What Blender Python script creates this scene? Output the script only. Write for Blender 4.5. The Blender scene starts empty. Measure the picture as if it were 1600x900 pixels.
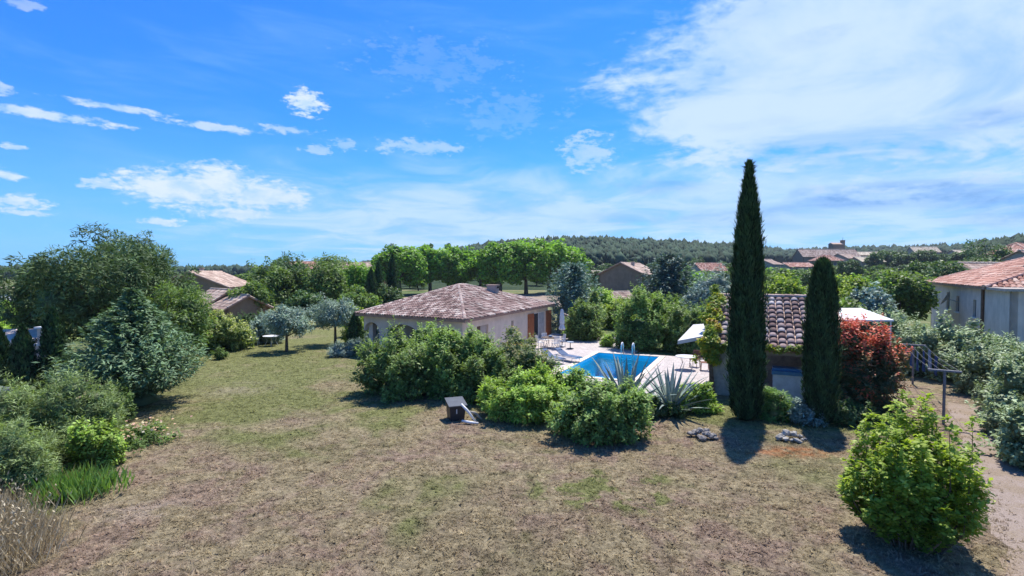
import bpy, bmesh, math, random
import numpy as np
from mathutils import Vector, Matrix

scene = bpy.context.scene
COL = scene.collection
R = math.radians

# ------------------------------------------------------------------ camera
CAM_H = 5.5
PITCH = math.atan(25.0 / 800.0)
cam_d = bpy.data.cameras.new("camera")
cam_d.sensor_width = 36.0
cam_d.lens = 18.0
cam_d.clip_start = 0.1
cam_d.clip_end = 6000.0
cam = bpy.data.objects.new("camera", cam_d)
cam.location = (0, 0, CAM_H)
cam.rotation_euler = (R(90) - PITCH, 0, 0)
COL.objects.link(cam)
scene.camera = cam

# ------------------------------------------------------------------ light
SUN_EL, SUN_AZ = 63.0, 27.0            # azimuth clockwise from +Y (the view direction)
EXPOSURE = 0.66
SUN_STRENGTH = 4.6
SKY_STRENGTH = 0.082
scene.view_settings.view_transform = 'Standard'
scene.view_settings.look = 'None'
scene.view_settings.exposure = EXPOSURE
scene.view_settings.gamma = 1.0
scene.view_settings.use_curve_mapping = False

sun_d = bpy.data.lights.new("sun", 'SUN')
sun_d.energy = SUN_STRENGTH
sun_d.angle = R(0.55)
sun_d.color = (1.0, 0.945, 0.86)
sun = bpy.data.objects.new("sun", sun_d)
sun_dir = Vector((math.sin(R(SUN_AZ)) * math.cos(R(SUN_EL)), math.cos(R(SUN_AZ)) * math.cos(R(SUN_EL)), math.sin(R(SUN_EL))))
sun.rotation_euler = sun_dir.to_track_quat('Z', 'Y').to_euler()
sun.location = (0, 0, 60)
COL.objects.link(sun)


scene.cycles.max_bounces = 5
scene.cycles.diffuse_bounces = 3
scene.cycles.glossy_bounces = 2
scene.cycles.transmission_bounces = 4
scene.cycles.transparent_max_bounces = 6
scene.cycles.caustics_reflective = False
scene.cycles.caustics_refractive = False


class NT:
    """small helper around a node tree"""
    def __init__(self, tree):
        self.t = tree

    def n(self, kind, **kw):
        nd = self.t.nodes.new(kind)
        for k, v in kw.items():
            setattr(nd, k, v)
        return nd

    def put(self, sock, v):
        if isinstance(v, bpy.types.NodeSocket):
            self.t.links.new(v, sock)
        elif v is not None:
            sock.default_value = v

    def math(self, op, a, b=None, c=None, clamp=False):
        nd = self.n('ShaderNodeMath', operation=op, use_clamp=clamp)
        self.put(nd.inputs[0], a)
        self.put(nd.inputs[1], b)
        self.put(nd.inputs[2], c)
        return nd.outputs[0]

    def vmath(self, op, a, b=None, out=0):
        nd = self.n('ShaderNodeVectorMath', operation=op)
        self.put(nd.inputs[0], a)
        self.put(nd.inputs[1], b)
        return nd.outputs[out]

    def noise(self, vec, scale, detail=4.0, rough=0.55, dist=0.0, out=0):
        nd = self.n('ShaderNodeTexNoise')
        self.put(nd.inputs['Vector'], vec)
        nd.inputs['Scale'].default_value = scale
        nd.inputs['Detail'].default_value = detail
        nd.inputs['Roughness'].default_value = rough
        nd.inputs['Distortion'].default_value = dist
        return nd.outputs[out]

    def mix(self, fac, a, b, blend='MIX'):
        nd = self.n('ShaderNodeMix', data_type='RGBA', blend_type=blend)
        self.put(nd.inputs[0], fac)
        self.put(nd.inputs[6], a if not isinstance(a, tuple) else (*a[:3], 1))
        self.put(nd.inputs[7], b if not isinstance(b, tuple) else (*b[:3], 1))
        return nd.outputs[2]

    def smooth(self, v, lo, hi, to0=0.0, to1=1.0):
        nd = self.n('ShaderNodeMapRange', interpolation_type='SMOOTHSTEP')
        self.put(nd.inputs[0], v)
        nd.inputs[1].default_value = lo
        nd.inputs[2].default_value = hi
        nd.inputs[3].default_value = to0
        nd.inputs[4].default_value = to1
        return nd.outputs[0]

    def ramp(self, fac, stops):
        nd = self.n('ShaderNodeValToRGB')
        self.put(nd.inputs[0], fac)
        el = nd.color_ramp.elements
        while len(el) > len(stops):
            el.remove(el[-1])
        while len(el) < len(stops):
            el.new(0.5)
        for e, (p, c) in zip(el, stops):
            e.position = p
            e.color = (*c[:3], 1)
        return nd.outputs[0]


def build_world():
    w = bpy.data.worlds.new("World")
    scene.world = w
    w.use_nodes = True
    w.cycles.sampling_method = 'MANUAL'
    w.cycles.sample_map_resolution = 512
    t = NT(w.node_tree)
    w.node_tree.nodes.clear()
    out = t.n('ShaderNodeOutputWorld')
    bg = t.n('ShaderNodeBackground')
    bg.inputs[1].default_value = SKY_STRENGTH
    w.node_tree.links.new(bg.outputs[0], out.inputs[0])
    sky = t.n('ShaderNodeTexSky', sky_type='NISHITA', sun_disc=False)
    sky.sun_elevation = R(SUN_EL)
    sky.sun_rotation = R(SUN_AZ)
    sky.air_density = 1.0
    sky.dust_density = 0.35
    sky.ozone_density = 2.0
    d = t.n('ShaderNodeTexCoord').outputs['Generated']
    sp = t.n('ShaderNodeSeparateXYZ')
    t.put(sp.inputs[0], d)
    x, y, z = sp.outputs
    az = t.math('ARCTAN2', x, y)
    el = t.math('ARCSINE', t.math('MAXIMUM', t.math('MINIMUM', z, 1.0), -1.0))
    cmb = t.n('ShaderNodeCombineXYZ')
    t.put(cmb.inputs[0], az)
    t.put(cmb.inputs[1], el)
    ae = cmb.outputs[0]
    # saturated blue of the clear part
    base = t.mix(1.0, sky.outputs[0], (0.17, 0.76, 1.62), 'MULTIPLY')
    # pale air towards the horizon
    lowf = t.smooth(el, 0.0, 0.30, 1.0, 0.0)
    base = t.mix(t.math('MULTIPLY', lowf, 0.50), base, (2.2, 4.8, 8.3))
    # noises
    st = t.n('ShaderNodeCombineXYZ')
    t.put(st.inputs[0], t.math('MULTIPLY', az, 1.0))
    t.put(st.inputs[1], t.math('MULTIPLY', el, 2.2))
    puff = t.noise(st.outputs[0], 22.0, 6.0, 0.62, 0.25)
    tuft = t.noise(st.outputs[0], 75.0, 4.0, 0.6, 0.3)
    zz = t.math('ADD', t.math('MAXIMUM', z, 0.0), 0.10)
    pl = t.n('ShaderNodeCombineXYZ')
    t.put(pl.inputs[0], t.math('DIVIDE', x, zz))
    t.put(pl.inputs[1], t.math('DIVIDE', y, zz))
    sheet = t.noise(pl.outputs[0], 1.3, 6.0, 0.62, 0.6)
    st2 = t.n('ShaderNodeCombineXYZ')
    t.put(st2.inputs[0], t.math('ADD', t.math('MULTIPLY', az, 1.0), t.math('MULTIPLY', el, 1.2)))
    t.put(st2.inputs[1], t.math('MULTIPLY', el, 5.0))
    wisp = t.noise(st2.outputs[0], 4.0, 5.0, 0.6, 0.5)

    def sky_pos(px, py):
        a = math.atan((px - 800) / 800)
        e = math.atan((425 - py) / math.hypot(800, px - 800))
        return a, e, 1 / (800 * (1 + ((px - 800) / 800) ** 2) ** 0.75)

    def blob(px, py, hw, hh, vec=None):
        a, e, s = sky_pos(px, py)
        v = t.vmath('SUBTRACT', vec or ae, (a, e, 0))
        v = t.vmath('MULTIPLY', v, (1 / (hw * s), 1 / (hh * s), 0))
        return t.math('SUBTRACT', 1.0, t.vmath('LENGTH', v, out=1))

    # thin veils everywhere
    veil = t.math('MULTIPLY', t.smooth(wisp, 0.42, 0.9), 0.30)
    col = t.mix(veil, base, (2.9, 5.2, 8.3))
    # small fair weather clouds
    dens = None
    for (px, py, hw, hh, k, edge) in [
            (290, 296, 125, 44, 1.0, .45), (355, 288, 80, 40, 1.0, .45), (410, 305, 90, 32, 1.0, .45), (375, 335, 66, 14, 1.0, .5), (248, 346, 42, 9, .9, .6),
            (60, 179, 150, 11, .85, .55), (190, 171, 100, 8, .75, .55), (482, 165, 34, 24, 1.0, .7), (340, 201, 80, 8, .7, .6),
            (455, 204, 50, 8, .55, .8), (655, 232, 85, 15, .45, .8), (15, 316, 60, 21, .9, .6), (8, 274, 40, 13, .9, .6), (45, 333, 46, 7, .8, .6),
            (915, 242, 52, 34, .5, .8), (690, 105, 120, 40, .10, 1.2), (165, 288, 34, 14, .6, .9), (500, 235, 30, 8, .45, 1.0), (535, 228, 26, 12, .35, 1.0),
            (790, 180, 90, 34, .12, 1.2), (45, 12, 40, 10, .4, .9), (30, 232, 26, 7, .7, .8), (8, 142, 20, 14, .6, .8)]:
        m = blob(px, py, hw, hh)
        m = t.math('MULTIPLY_ADD', t.math('SUBTRACT', puff, 0.52), 3.4 * edge, m)
        m = t.math('MULTIPLY_ADD', t.math('SUBTRACT', tuft, 0.5), 2.2 * edge, m)
        m = t.math('MULTIPLY', t.smooth(m, 0.02, 0.62), k)
        dens = m if dens is None else t.math('MAXIMUM', dens, m)
    shade = t.smooth(puff, 0.35, 0.62)
    ccol = t.mix(shade, (4.2, 6.0, 8.3), (6.5, 7.3, 8.5))
    col = t.mix(t.math('MULTIPLY', dens, 0.92), col, ccol)
    # the large bright sheet on the right, running on beyond the frame
    big = t.math('MAXIMUM', blob(1420, 90, 640, 270), blob(1900, -300, 1300, 560))
    big = t.math('MULTIPLY_ADD', t.math('SUBTRACT', sheet, 0.5), 1.1, big)
    big = t.math('MULTIPLY_ADD', t.math('SUBTRACT', puff, 0.5), 0.7, big)
    bigd = t.smooth(big, 0.06, 0.42)
    low = t.math('MULTIPLY_ADD', t.math('SUBTRACT', sheet, 0.5), 1.6, t.math('MAXIMUM', blob(1250, 320, 620, 120), blob(780, 350, 480, 90)))
    lowd = t.math('MULTIPLY', t.smooth(low, -0.15, 0.75), 0.80)
    allc = t.math('MAXIMUM', bigd, lowd)
    bcol = t.mix(t.smooth(sheet, 0.30, 0.62), (2.9, 4.9, 8.0), (5.1, 6.5, 8.4))
    col = t.mix(t.math('MULTIPLY', allc, 0.95), col, bcol)
    # blue grey undersides
    dk = None
    for (px, py, hw, hh, k) in [(1550, 182, 110, 30, .75), (1050, 285, 85, 17, .6), (1380, 306, 220, 40, 1.0), (1540, 322, 170, 30, .9), (1180, 335, 230, 26, .6),
                                (1180, 195, 60, 10, .3), (980, 345, 120, 16, .4), (1560, 335, 160, 30, .7), (1160, 30, 90, 26, .35), (1270, 65, 50, 14, .35)]:
        m = t.math('MULTIPLY_ADD', t.math('SUBTRACT', wisp, 0.5), 3.4, blob(px, py, hw, hh))
        m = t.math('MULTIPLY_ADD', t.math('SUBTRACT', sheet, 0.5), 2.6, t.math('MULTIPLY_ADD', t.math('SUBTRACT', puff, 0.5), 1.2, m))
        m = t.math('MULTIPLY', t.smooth(m, 0.0, 0.85), k)
        dk = m if dk is None else t.math('MAXIMUM', dk, m)
    dk = t.math('MULTIPLY', dk, t.smooth(t.math('ADD', t.math('MULTIPLY', puff, .6), t.math('MULTIPLY', sheet, .5)), .38, .66, 1.0, .25))
    col = t.mix(dk, col, (1.1, 3.0, 6.5))
    t.put(bg.inputs[0], col)


build_world()

# ------------------------------------------------------------------ helpers
MATS = {}


def G(px, py, z=0.0):
    """ground point seen at a place in the photograph"""
    dx, dz = (px - 800) / 800.0, (450 - py) / 800.0
    c, s = math.cos(PITCH), math.sin(PITCH)
    vy, vz = c + dz * s, dz * c - s
    k = (z - CAM_H) / vz
    return Vector((dx * k, vy * k, z))


def V(px, Y, py=None):
    """point at depth Y; z from the picture row when given"""
    return Vector(((px - 800) / 800.0 * Y, Y, 0.0 if py is None else CAM_H + (425 - py) / 800.0 * Y))


def tag(o, label=None, cat=None, group=None, kind=None):
    if label:
        o['label'] = label
    if cat:
        o['category'] = cat
    if group:
        o['group'] = group
    if kind:
        o['kind'] = kind
    return o


def empty(name, loc, label=None, cat=None, group=None, rz=0.0):
    o = bpy.data.objects.new(name, None)
    o.location = loc
    o.rotation_euler = (0, 0, rz)
    o.empty_display_size = 0.3
    COL.objects.link(o)
    return tag(o, label, cat, group)


def link(name, me, mat, parent=None, loc=None):
    o = bpy.data.objects.new(name, me)
    if mat is not None and len(me.materials) == 0:
        me.materials.append(MATS[mat] if isinstance(mat, str) else mat)
    if parent is not None:
        o.parent = parent
    if loc is not None:
        o.location = loc
    COL.objects.link(o)
    return o


def copy_tree(o, parent=None):
    c = o.copy()
    COL.objects.link(c)
    c.parent = parent
    for ch in list(o.children):
        copy_tree(ch, c)
    return c


class MB:
    """collects plain geometry for one mesh"""
    def __init__(self):
        self.v, self.f, self.tint = [], [], []

    def face(self, pts, tint=0.5):
        b = len(self.v)
        self.v += [tuple(p) for p in pts]
        self.f.append(tuple(range(b, b + len(pts))))
        self.tint += [tint] * len(pts)

    def mesh(self, vs, fs, tint=0.5):
        b = len(self.v)
        self.v += [tuple(p) for p in vs]
        self.f += [tuple(b + i for i in f) for f in fs]
        self.tint += [tint] * len(vs)

    def box(self, c, s, rz=0.0, tint=0.5, M=None):
        hx, hy, hz = s[0] / 2, s[1] / 2, s[2] / 2
        vs = [Vector((i * hx, j * hy, k * hz)) for k in (-1, 1) for j in (-1, 1) for i in (-1, 1)]
        m = (M or Matrix.Rotation(rz, 3, 'Z'))
        vs = [m @ p + Vector(c) for p in vs]
        self.mesh(vs, [(0, 2, 3, 1), (4, 5, 7, 6), (0, 1, 5, 4), (2, 6, 7, 3), (0, 4, 6, 2), (1, 3, 7, 5)], tint)

    def tube(self, pts, rad, n=8, tint=0.5, cap=True):
        pts = [Vector(p) for p in pts]
        if not isinstance(rad, (list, tuple)):
            rad = [rad] * len(pts)
        rings = []
        up = Vector((0, 0, 1))
        for i, p in enumerate(pts):
            d = (pts[min(i + 1, len(pts) - 1)] - pts[max(i - 1, 0)]).normalized()
            a = d.cross(up)
            if a.length < 1e-3:
                a = Vector((1, 0, 0))
            a.normalize()
            b = d.cross(a)
            rings.append([p + (a * math.cos(2 * math.pi * k / n) + b * math.sin(2 * math.pi * k / n)) * rad[i] for k in range(n)])
        vs = [q for r in rings for q in r]
        fs = []
        for i in range(len(pts) - 1):
            for k in range(n):
                fs.append((i * n + k, i * n + (k + 1) % n, (i + 1) * n + (k + 1) % n, (i + 1) * n + k))
        if cap:
            fs.append(tuple(reversed(range(n))))
            fs.append(tuple((len(pts) - 1) * n + k for k in range(n)))
        self.mesh(vs, fs, tint)

    def lathe(self, c, prof, n=16, tint=0.5):
        """prof: list of (radius, z)"""
        vs, fs = [], []
        for (r, z) in prof:
            for k in range(n):
                a = 2 * math.pi * k / n
                vs.append((c[0] + r * math.cos(a), c[1] + r * math.sin(a), c[2] + z))
        for i in range(len(prof) - 1):
            for k in range(n):
                fs.append((i * n + k, i * n + (k + 1) % n, (i + 1) * n + (k + 1) % n, (i + 1) * n + k))
        fs.append(tuple(reversed(range(n))))
        fs.append(tuple((len(prof) - 1) * n + k for k in range(n)))
        self.mesh(vs, fs, tint)

    def build(self, name, mat, parent=None, loc=None, smooth=False):
        me = bpy.data.meshes.new(name)
        me.from_pydata(self.v, [], self.f)
        me.validate()
        if len(me.vertices) == len(self.tint):
            at = me.attributes.new('tint', 'FLOAT', 'POINT')
            at.data.foreach_set('value', self.tint)
        if smooth:
            me.polygons.foreach_set('use_smooth', [True] * len(me.polygons))
        return link(name, me, mat, parent, loc)


def np_mesh(name, verts, quads=None, tris=None, tint=None):
    me = bpy.data.meshes.new(name)
    nq = 0 if quads is None else len(quads)
    nt = 0 if tris is None else len(tris)
    me.vertices.add(len(verts))
    me.vertices.foreach_set('co', np.ascontiguousarray(verts, dtype=np.float32).ravel())
    loops = []
    if nq:
        loops.append(np.asarray(quads).ravel())
    if nt:
        loops.append(np.asarray(tris).ravel())
    loops = np.concatenate(loops).astype(np.int32)
    me.loops.add(len(loops))
    me.loops.foreach_set('vertex_index', loops)
    me.polygons.add(nq + nt)
    starts = np.concatenate([np.arange(nq) * 4, nq * 4 + np.arange(nt) * 3]).astype(np.int32)
    me.polygons.foreach_set('loop_start', starts)
    if tint is not None:
        at = me.attributes.new('tint', 'FLOAT', 'POINT')
        at.data.foreach_set('value', np.asarray(tint, dtype=np.float32))
    me.update(calc_edges=True)
    return me


# ------------------------------------------------------------------ materials
def new_mat(name):
    m = bpy.data.materials.new(name)
    m.use_nodes = True
    m.node_tree.nodes.clear()
    MATS[name] = m
    return m, NT(m.node_tree)


def finish(t, shader):
    o = t.n('ShaderNodeOutputMaterial')
    t.t.links.new(shader, o.inputs[0])


def bsdf(t, color, rough=0.7, spec=0.3, metal=0.0, bump=None, bump_s=0.3, bump_d=0.02):
    b = t.n('ShaderNodeBsdfPrincipled')
    t.put(b.inputs['Base Color'], color if not isinstance(color, tuple) else (*color[:3], 1))
    t.put(b.inputs['Roughness'], rough)
    b.inputs['Specular IOR Level'].default_value = spec
    b.inputs['Metallic'].default_value = metal
    if bump is not None:
        bp = t.n('ShaderNodeBump')
        bp.inputs['Strength'].default_value = bump_s
        bp.inputs['Distance'].default_value = bump_d
        t.put(bp.inputs['Height'], bump)
        t.t.links.new(bp.outputs[0], b.inputs['Normal'])
    return b.outputs[0]


def pos(t):
    return t.n('ShaderNodeNewGeometry').outputs['Position']


def plain(name, c, rough=0.6, spec=0.3, metal=0.0, var=0.15, scale=3.0):
    m, t = new_mat(name)
    n = t.noise(pos(t), scale, 6, 0.6)
    k = t.smooth(n, 0.3, 0.7, 1 - var, 1 + var)
    col = t.mix(1.0, (*c, 1), k, 'MULTIPLY')
    finish(t, bsdf(t, col, rough, spec, metal, n, 0.15))


def leaf_mat(name, stops, transl=0.38, rough=0.5, spec=0.2, tcol=(1.3, 1.35, 0.5)):
    stops = [(p, tuple(min(.85, x * 1.55) for x in c)) for p, c in stops]
    m, t = new_mat(name)
    at = t.n('ShaderNodeAttribute', attribute_name='tint').outputs['Fac']
    n = t.noise(pos(t), 1.3, 3, 0.6)
    f = t.math('ADD', at, t.math('MULTIPLY', t.math('SUBTRACT', n, 0.5), 0.5))
    col = t.ramp(f, stops)
    b = bsdf(t, col, rough, spec)
    tr = t.n('ShaderNodeBsdfTranslucent')
    t.put(tr.inputs[0], t.mix(1.0, col, tcol, 'MULTIPLY'))
    ms = t.n('ShaderNodeMixShader')
    ms.inputs[0].default_value = transl
    t.t.links.new(b, ms.inputs[1])
    t.t.links.new(tr.outputs[0], ms.inputs[2])
    finish(t, ms.outputs[0])


def lm(name, c, spread=0.45, **kw):
    """leaf ramp from one mid colour"""
    d = tuple(x * (1 - spread) for x in c)
    l = tuple(min(1, x * (1 + spread * 1.1)) for x in c)
    leaf_mat(name, [(0.1, d), (0.5, c), (0.9, l)], **kw)


lm('leaf_oleander', (0.125, 0.180, 0.060), spread=.55)
lm('leaf_oleander_bright', (0.195, 0.280, 0.060), spread=.6)
lm('leaf_oleander_mid', (0.150, 0.220, 0.068), spread=.6)
leaf_mat('leaf_oleander_rosy', [(0.05, (.05, .085, .035)), (0.45, (.11, .15, .06)), (0.8, (.20, .19, .09)), (1.0, (.30, .20, .14))])
leaf_mat('leaf_lime', [(0.05, (.040, .075, .014)), (0.4, (.130, .195, .030)), (0.75, (.245, .310, .045)), (1.0, (.33, .38, .10))], transl=0.38)
lm('leaf_cypress', (0.026, 0.054, 0.023), spread=.7, transl=0.12, rough=0.7, spec=0.15)
lm('leaf_dark', (0.056, 0.098, 0.036), transl=0.25)
lm('leaf_pine', (0.070, 0.110, 0.042), transl=0.15, rough=0.6)
lm('leaf_cedar', (0.085, 0.135, 0.070), transl=0.15, rough=0.55)
lm('leaf_blue', (0.085, 0.140, 0.115), transl=0.12, rough=0.5)
lm('leaf_bluedark', (0.050, 0.085, 0.075), transl=0.12, rough=0.55)
lm('leaf_olive', (0.190, 0.250, 0.190), transl=0.15, rough=0.45, tcol=(1.1, 1.15, .8))
lm('leaf_silver', (0.165, 0.225, 0.190), transl=0.15, tcol=(1.1, 1.15, .8))
lm('leaf_elaeagnus', (0.175, 0.225, 0.120), transl=0.18, tcol=(1.1, 1.15, .7))
lm('leaf_mid', (0.100, 0.155, 0.048))
lm('leaf_plane', (0.125, 0.230, 0.040), transl=0.35)
lm('leaf_tamarisk', (0.155, 0.205, 0.085), spread=.6, transl=0.3)
leaf_mat('leaf_flowering', [(0.05, (.07, .11, .035)), (0.55, (.17, .22, .07)), (0.85, (.33, .35, .14)), (1.0, (.55, .53, .36))])
leaf_mat('leaf_photinia', [(0.05, (.04, .065, .03)), (0.40, (.09, .10, .045)), (0.58, (.27, .12, .055)), (0.80, (.42, .065, .05)), (1.0, (.50, .20, .12))], transl=.25, tcol=(1.3, .9, .6))
leaf_mat('leaf_ivy', [(0.05, (.07, .12, .025)), (0.5, (.16, .21, .03)), (0.85, (.30, .28, .045)), (1.0, (.34, .20, .06))], transl=.3)
leaf_mat('leaf_iris', [(0.05, (.16, .13, .06)), (0.2, (.055, .11, .03)), (0.6, (.12, .21, .055)), (1.0, (.20, .29, .10))], transl=0.32)
lm('leaf_agave', (0.170, 0.215, 0.195), spread=.25, transl=0.03, rough=0.4)
leaf_mat('leaf_dry', [(0.05, (.15, .125, .075)), (0.5, (.27, .22, .14)), (1.0, (.40, .345, .24))], transl=.25, tcol=(1.1, 1.0, .8))
leaf_mat('petal_mix', [(0.1, (.36, .34, .25)), (0.5, (.42, .32, .14)), (0.9, (.38, .22, .18))], transl=.2, tcol=(1, 1, 1))
lm('leaf_forest', (0.026, 0.046, 0.028), transl=0.08, rough=0.8, spec=0.1)
leaf_mat('leaf_vine', [(0.1, (.12, .20, .03)), (0.6, (.24, .36, .06)), (1.0, (.36, .46, .11))], transl=.3)

m, t = new_mat('bark')
n = t.noise(pos(t), 9.0, 6, 0.6)
finish(t, bsdf(t, t.ramp(n, [(0.3, (.07, .05, .035)), (0.7, (.20, .155, .115))]), 0.9, 0.1, 0, n, 0.6))


def lawn_color(t):
    p = pos(t)
    big = t.noise(p, 0.16, 4, 0.55, 0.6)
    mid = t.noise(p, 0.75, 5, 0.6, 0.4)
    fine = t.noise(p, 9.0, 5, 0.65)
    sp = t.n('ShaderNodeSeparateXYZ')
    t.put(sp.inputs[0], p)
    x, y, _ = sp.outputs
    dry = t.ramp(fine, [(0.25, (.150, .120, .072)), (0.5, (.250, .205, .125)), (0.75, (.360, .302, .195))])
    pink = t.ramp(fine, [(0.25, (.140, .100, .074)), (0.55, (.258, .190, .140)), (0.8, (.370, .295, .225))])
    green = t.ramp(fine, [(0.25, (.085, .100, .034)), (0.55, (.165, .178, .064)), (0.8, (.265, .265, .115))])
    c = t.mix(t.smooth(mid, 0.42, 0.62), dry, pink)
    # greener away from the camera on the watered side and in a few patches
    far = t.smooth(t.math('ADD', y, t.math('MULTIPLY', x, -0.35)), 15.0, 33.0)
    gf = t.math('ADD', t.math('MULTIPLY', far, 0.60), t.math('MULTIPLY', t.math('SUBTRACT', big, 0.47), 2.8))
    gf = t.math('ADD', gf, t.math('MULTIPLY', t.math('SUBTRACT', mid, 0.5), 1.2))

    def spot(cx, cy, rx, ry, k):
        v = t.vmath('MULTIPLY', t.vmath('SUBTRACT', p, (cx, cy, 0)), (1 / rx, 1 / ry, 0))
        return t.math('MULTIPLY', t.smooth(t.vmath('LENGTH', v, out=1), 1.0, 0.2), k)
    gf = t.math('ADD', gf, t.math('MULTIPLY', spot(2.6, 12.9, 3.2, 2.0, 1.0), t.smooth(t.noise(p, 1.1, 5, .65, .8), .42, .62)))
    gf = t.math('ADD', gf, spot(-11.2, 11.6, 1.2, 1.6, .9))
    c = t.mix(t.smooth(gf, 0.05, 0.62, 0.0, 0.9), c, green)
    org = t.math('ADD', spot(8.6, 15.5, 2.0, 0.75, 1.0), spot(1.8, 16.2, 1.6, .5, .45))
    org = t.math('MULTIPLY', org, t.smooth(t.noise(p, 3.0, 4, .6), .3, .6))
    c = t.mix(t.math('MULTIPLY', org, 0.8), c, (.30, .125, .05))
    bare = t.math('MULTIPLY', t.math('ADD', spot(-8.6, 11.6, 1.8, .8, 1.0), spot(-13.0, 24.0, 2.5, 2.4, .6)), t.smooth(mid, .35, .6))
    c = t.mix(t.math('MULTIPLY', bare, 0.7), c, (.33, .27, .21))
    sp2 = t.noise(p, 3.2, 6, .7, .3)
    c = t.mix(1.0, c, t.smooth(sp2, .30, .68, .76, 1.40), 'MULTIPLY')
    return c, fine, mid


m, t = new_mat('lawn')
c, fine, mid = lawn_color(t)
hgt = t.math('ADD', t.math('ADD', fine, t.math('MULTIPLY', t.noise(pos(t), 2.6, 3, .6), 1.2)), t.math('MULTIPLY', t.noise(pos(t), 30.0, 4, .7), .7))
finish(t, bsdf(t, c, 0.95, 0.1, 0, hgt, 1.0, 0.09))
m, t = new_mat('grass_blade')
c, fine, mid = lawn_color(t)
at = t.n('ShaderNodeAttribute', attribute_name='tint').outputs['Fac']
c = t.mix(1.0, c, t.smooth(at, 0, 1, 1.05, 1.85), 'MULTIPLY')
b = bsdf(t, c, 0.8, 0.15)
tr = t.n('ShaderNodeBsdfTranslucent')
t.put(tr.inputs[0], c)
ms = t.n('ShaderNodeMixShader')
ms.inputs[0].default_value = 0.5
t.t.links.new(b, ms.inputs[1])
t.t.links.new(tr.outputs[0], ms.inputs[2])
finish(t, ms.outputs[0])

m, t = new_mat('scrub')
n = t.noise(pos(t), 0.05, 6, 0.6)
n2 = t.noise(pos(t), 0.8, 6, 0.65)
c = t.mix(t.smooth(n, .4, .62), t.ramp(n2, [(.3, (.055, .085, .028)), (.7, (.13, .17, .06))]), t.ramp(n2, [(.3, (.14, .14, .06)), (.7, (.27, .24, .13))]))
finish(t, bsdf(t, c, 0.95, 0.1, 0, n2, 0.8, 0.2))
m, t = new_mat('hill')
n2 = t.noise(pos(t), 0.12, 7, 0.7)
finish(t, bsdf(t, t.ramp(n2, [(.3, (.022, .040, .022)), (.7, (.060, .085, .040))]), 0.95, 0.05, 0, n2, 0.8, 1.0))
m, t = new_mat('field')
n2 = t.noise(pos(t), 0.35, 6, 0.65)
finish(t, bsdf(t, t.ramp(n2, [(.3, (.13, .19, .05)), (.5, (.24, .31, .09)), (.7, (.36, .36, .18))]), 0.95, 0.05, 0, n2, 0.6, .1))
m, t = new_mat('gravel')
n1 = t.noise(pos(t), 1.2, 5, 0.6)
n2 = t.noise(pos(t), 26.0, 5, 0.7)
n1 = t.math('ADD', t.math('MULTIPLY', n1, .6), t.math('MULTIPLY', t.noise(pos(t), 5.5, 5, .7), .4))
c = t.mix(t.smooth(n1, .42, .60), t.ramp(n2, [(.3, (.215, .165, .135)), (.7, (.38, .31, .265))]), t.ramp(n2, [(.3, (.18, .135, .10)), (.7, (.33, .26, .19))]))
finish(t, bsdf(t, c, 0.95, 0.1, 0, n2, 0.9, .03))
m, t = new_mat('paving')
br = t.n('ShaderNodeTexBrick')
mp = t.n('ShaderNodeMapping')
t.put(mp.inputs[0], pos(t))
mp.inputs['Rotation'].default_value = (0, 0, R(25.5))
t.put(br.inputs['Vector'], mp.outputs[0])
br.inputs['Scale'].default_value = 1.0
br.inputs['Brick Width'].default_value = 0.4
br.inputs['Row Height'].default_value = 0.4
br.inputs['Mortar Size'].default_value = 0.012
br.inputs['Color1'].default_value = (.44, .385, .365, 1)
br.inputs['Color2'].default_value = (.50, .44, .415, 1)
br.inputs['Mortar'].default_value = (.30, .265, .25, 1)
n2 = t.noise(pos(t), 2.2, 6, 0.65)
c = t.mix(1.0, br.outputs[0], t.smooth(n2, .3, .7, .82, 1.1), 'MULTIPLY')
finish(t, bsdf(t, c, 0.75, 0.3, 0, br.outputs[1], -0.3, .01))
m, t = new_mat('pool_tile')
vo = t.noise(pos(t), 1.5, 2, .5)
finish(t, bsdf(t, t.mix(vo, (.06, .62, .92), (.10, .72, .95)), 0.4, 0.4))
m, t = new_mat('pool_water')
n2 = t.noise(pos(t), 2.2, 3, 0.5, .5)
bp = t.n('ShaderNodeBump')
bp.inputs['Strength'].default_value = 0.25
bp.inputs['Distance'].default_value = 0.05
t.put(bp.inputs['Height'], n2)
gl = t.n('ShaderNodeBsdfGlossy')
gl.inputs['Roughness'].default_value = 0.03
t.t.links.new(bp.outputs[0], gl.inputs['Normal'])
tp = t.n('ShaderNodeBsdfTransparent')
tp.inputs[0].default_value = (.80, .95, .99, 1)
fr = t.n('ShaderNodeFresnel')
fr.inputs[0].default_value = 1.33
t.t.links.new(bp.outputs[0], fr.inputs['Normal'])
ms = t.n('ShaderNodeMixShader')
t.t.links.new(fr.outputs[0], ms.inputs[0])
t.t.links.new(tp.outputs[0], ms.inputs[1])
t.t.links.new(gl.outputs[0], ms.inputs[2])
finish(t, ms.outputs[0])


def tile_mat(name, stops, use_obj=False):
    m, t = new_mat(name)
    if use_obj:
        at = t.n('ShaderNodeObjectInfo').outputs['Random']
    else:
        at = t.n('ShaderNodeAttribute', attribute_name='tint').outputs['Fac']
    n = t.noise(pos(t), 7.0, 5, 0.65)
    n3 = t.noise(pos(t), 0.7, 4, 0.6)
    f = t.math('ADD', at, t.math('MULTIPLY', t.math('SUBTRACT', n, 0.5), 0.7))
    c = t.ramp(f, stops)
    c = t.mix(1.0, c, t.smooth(n3, .3, .7, .78, 1.15), 'MULTIPLY')
    finish(t, bsdf(t, c, 0.85, 0.2, 0, n, 0.4, .02))


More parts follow.
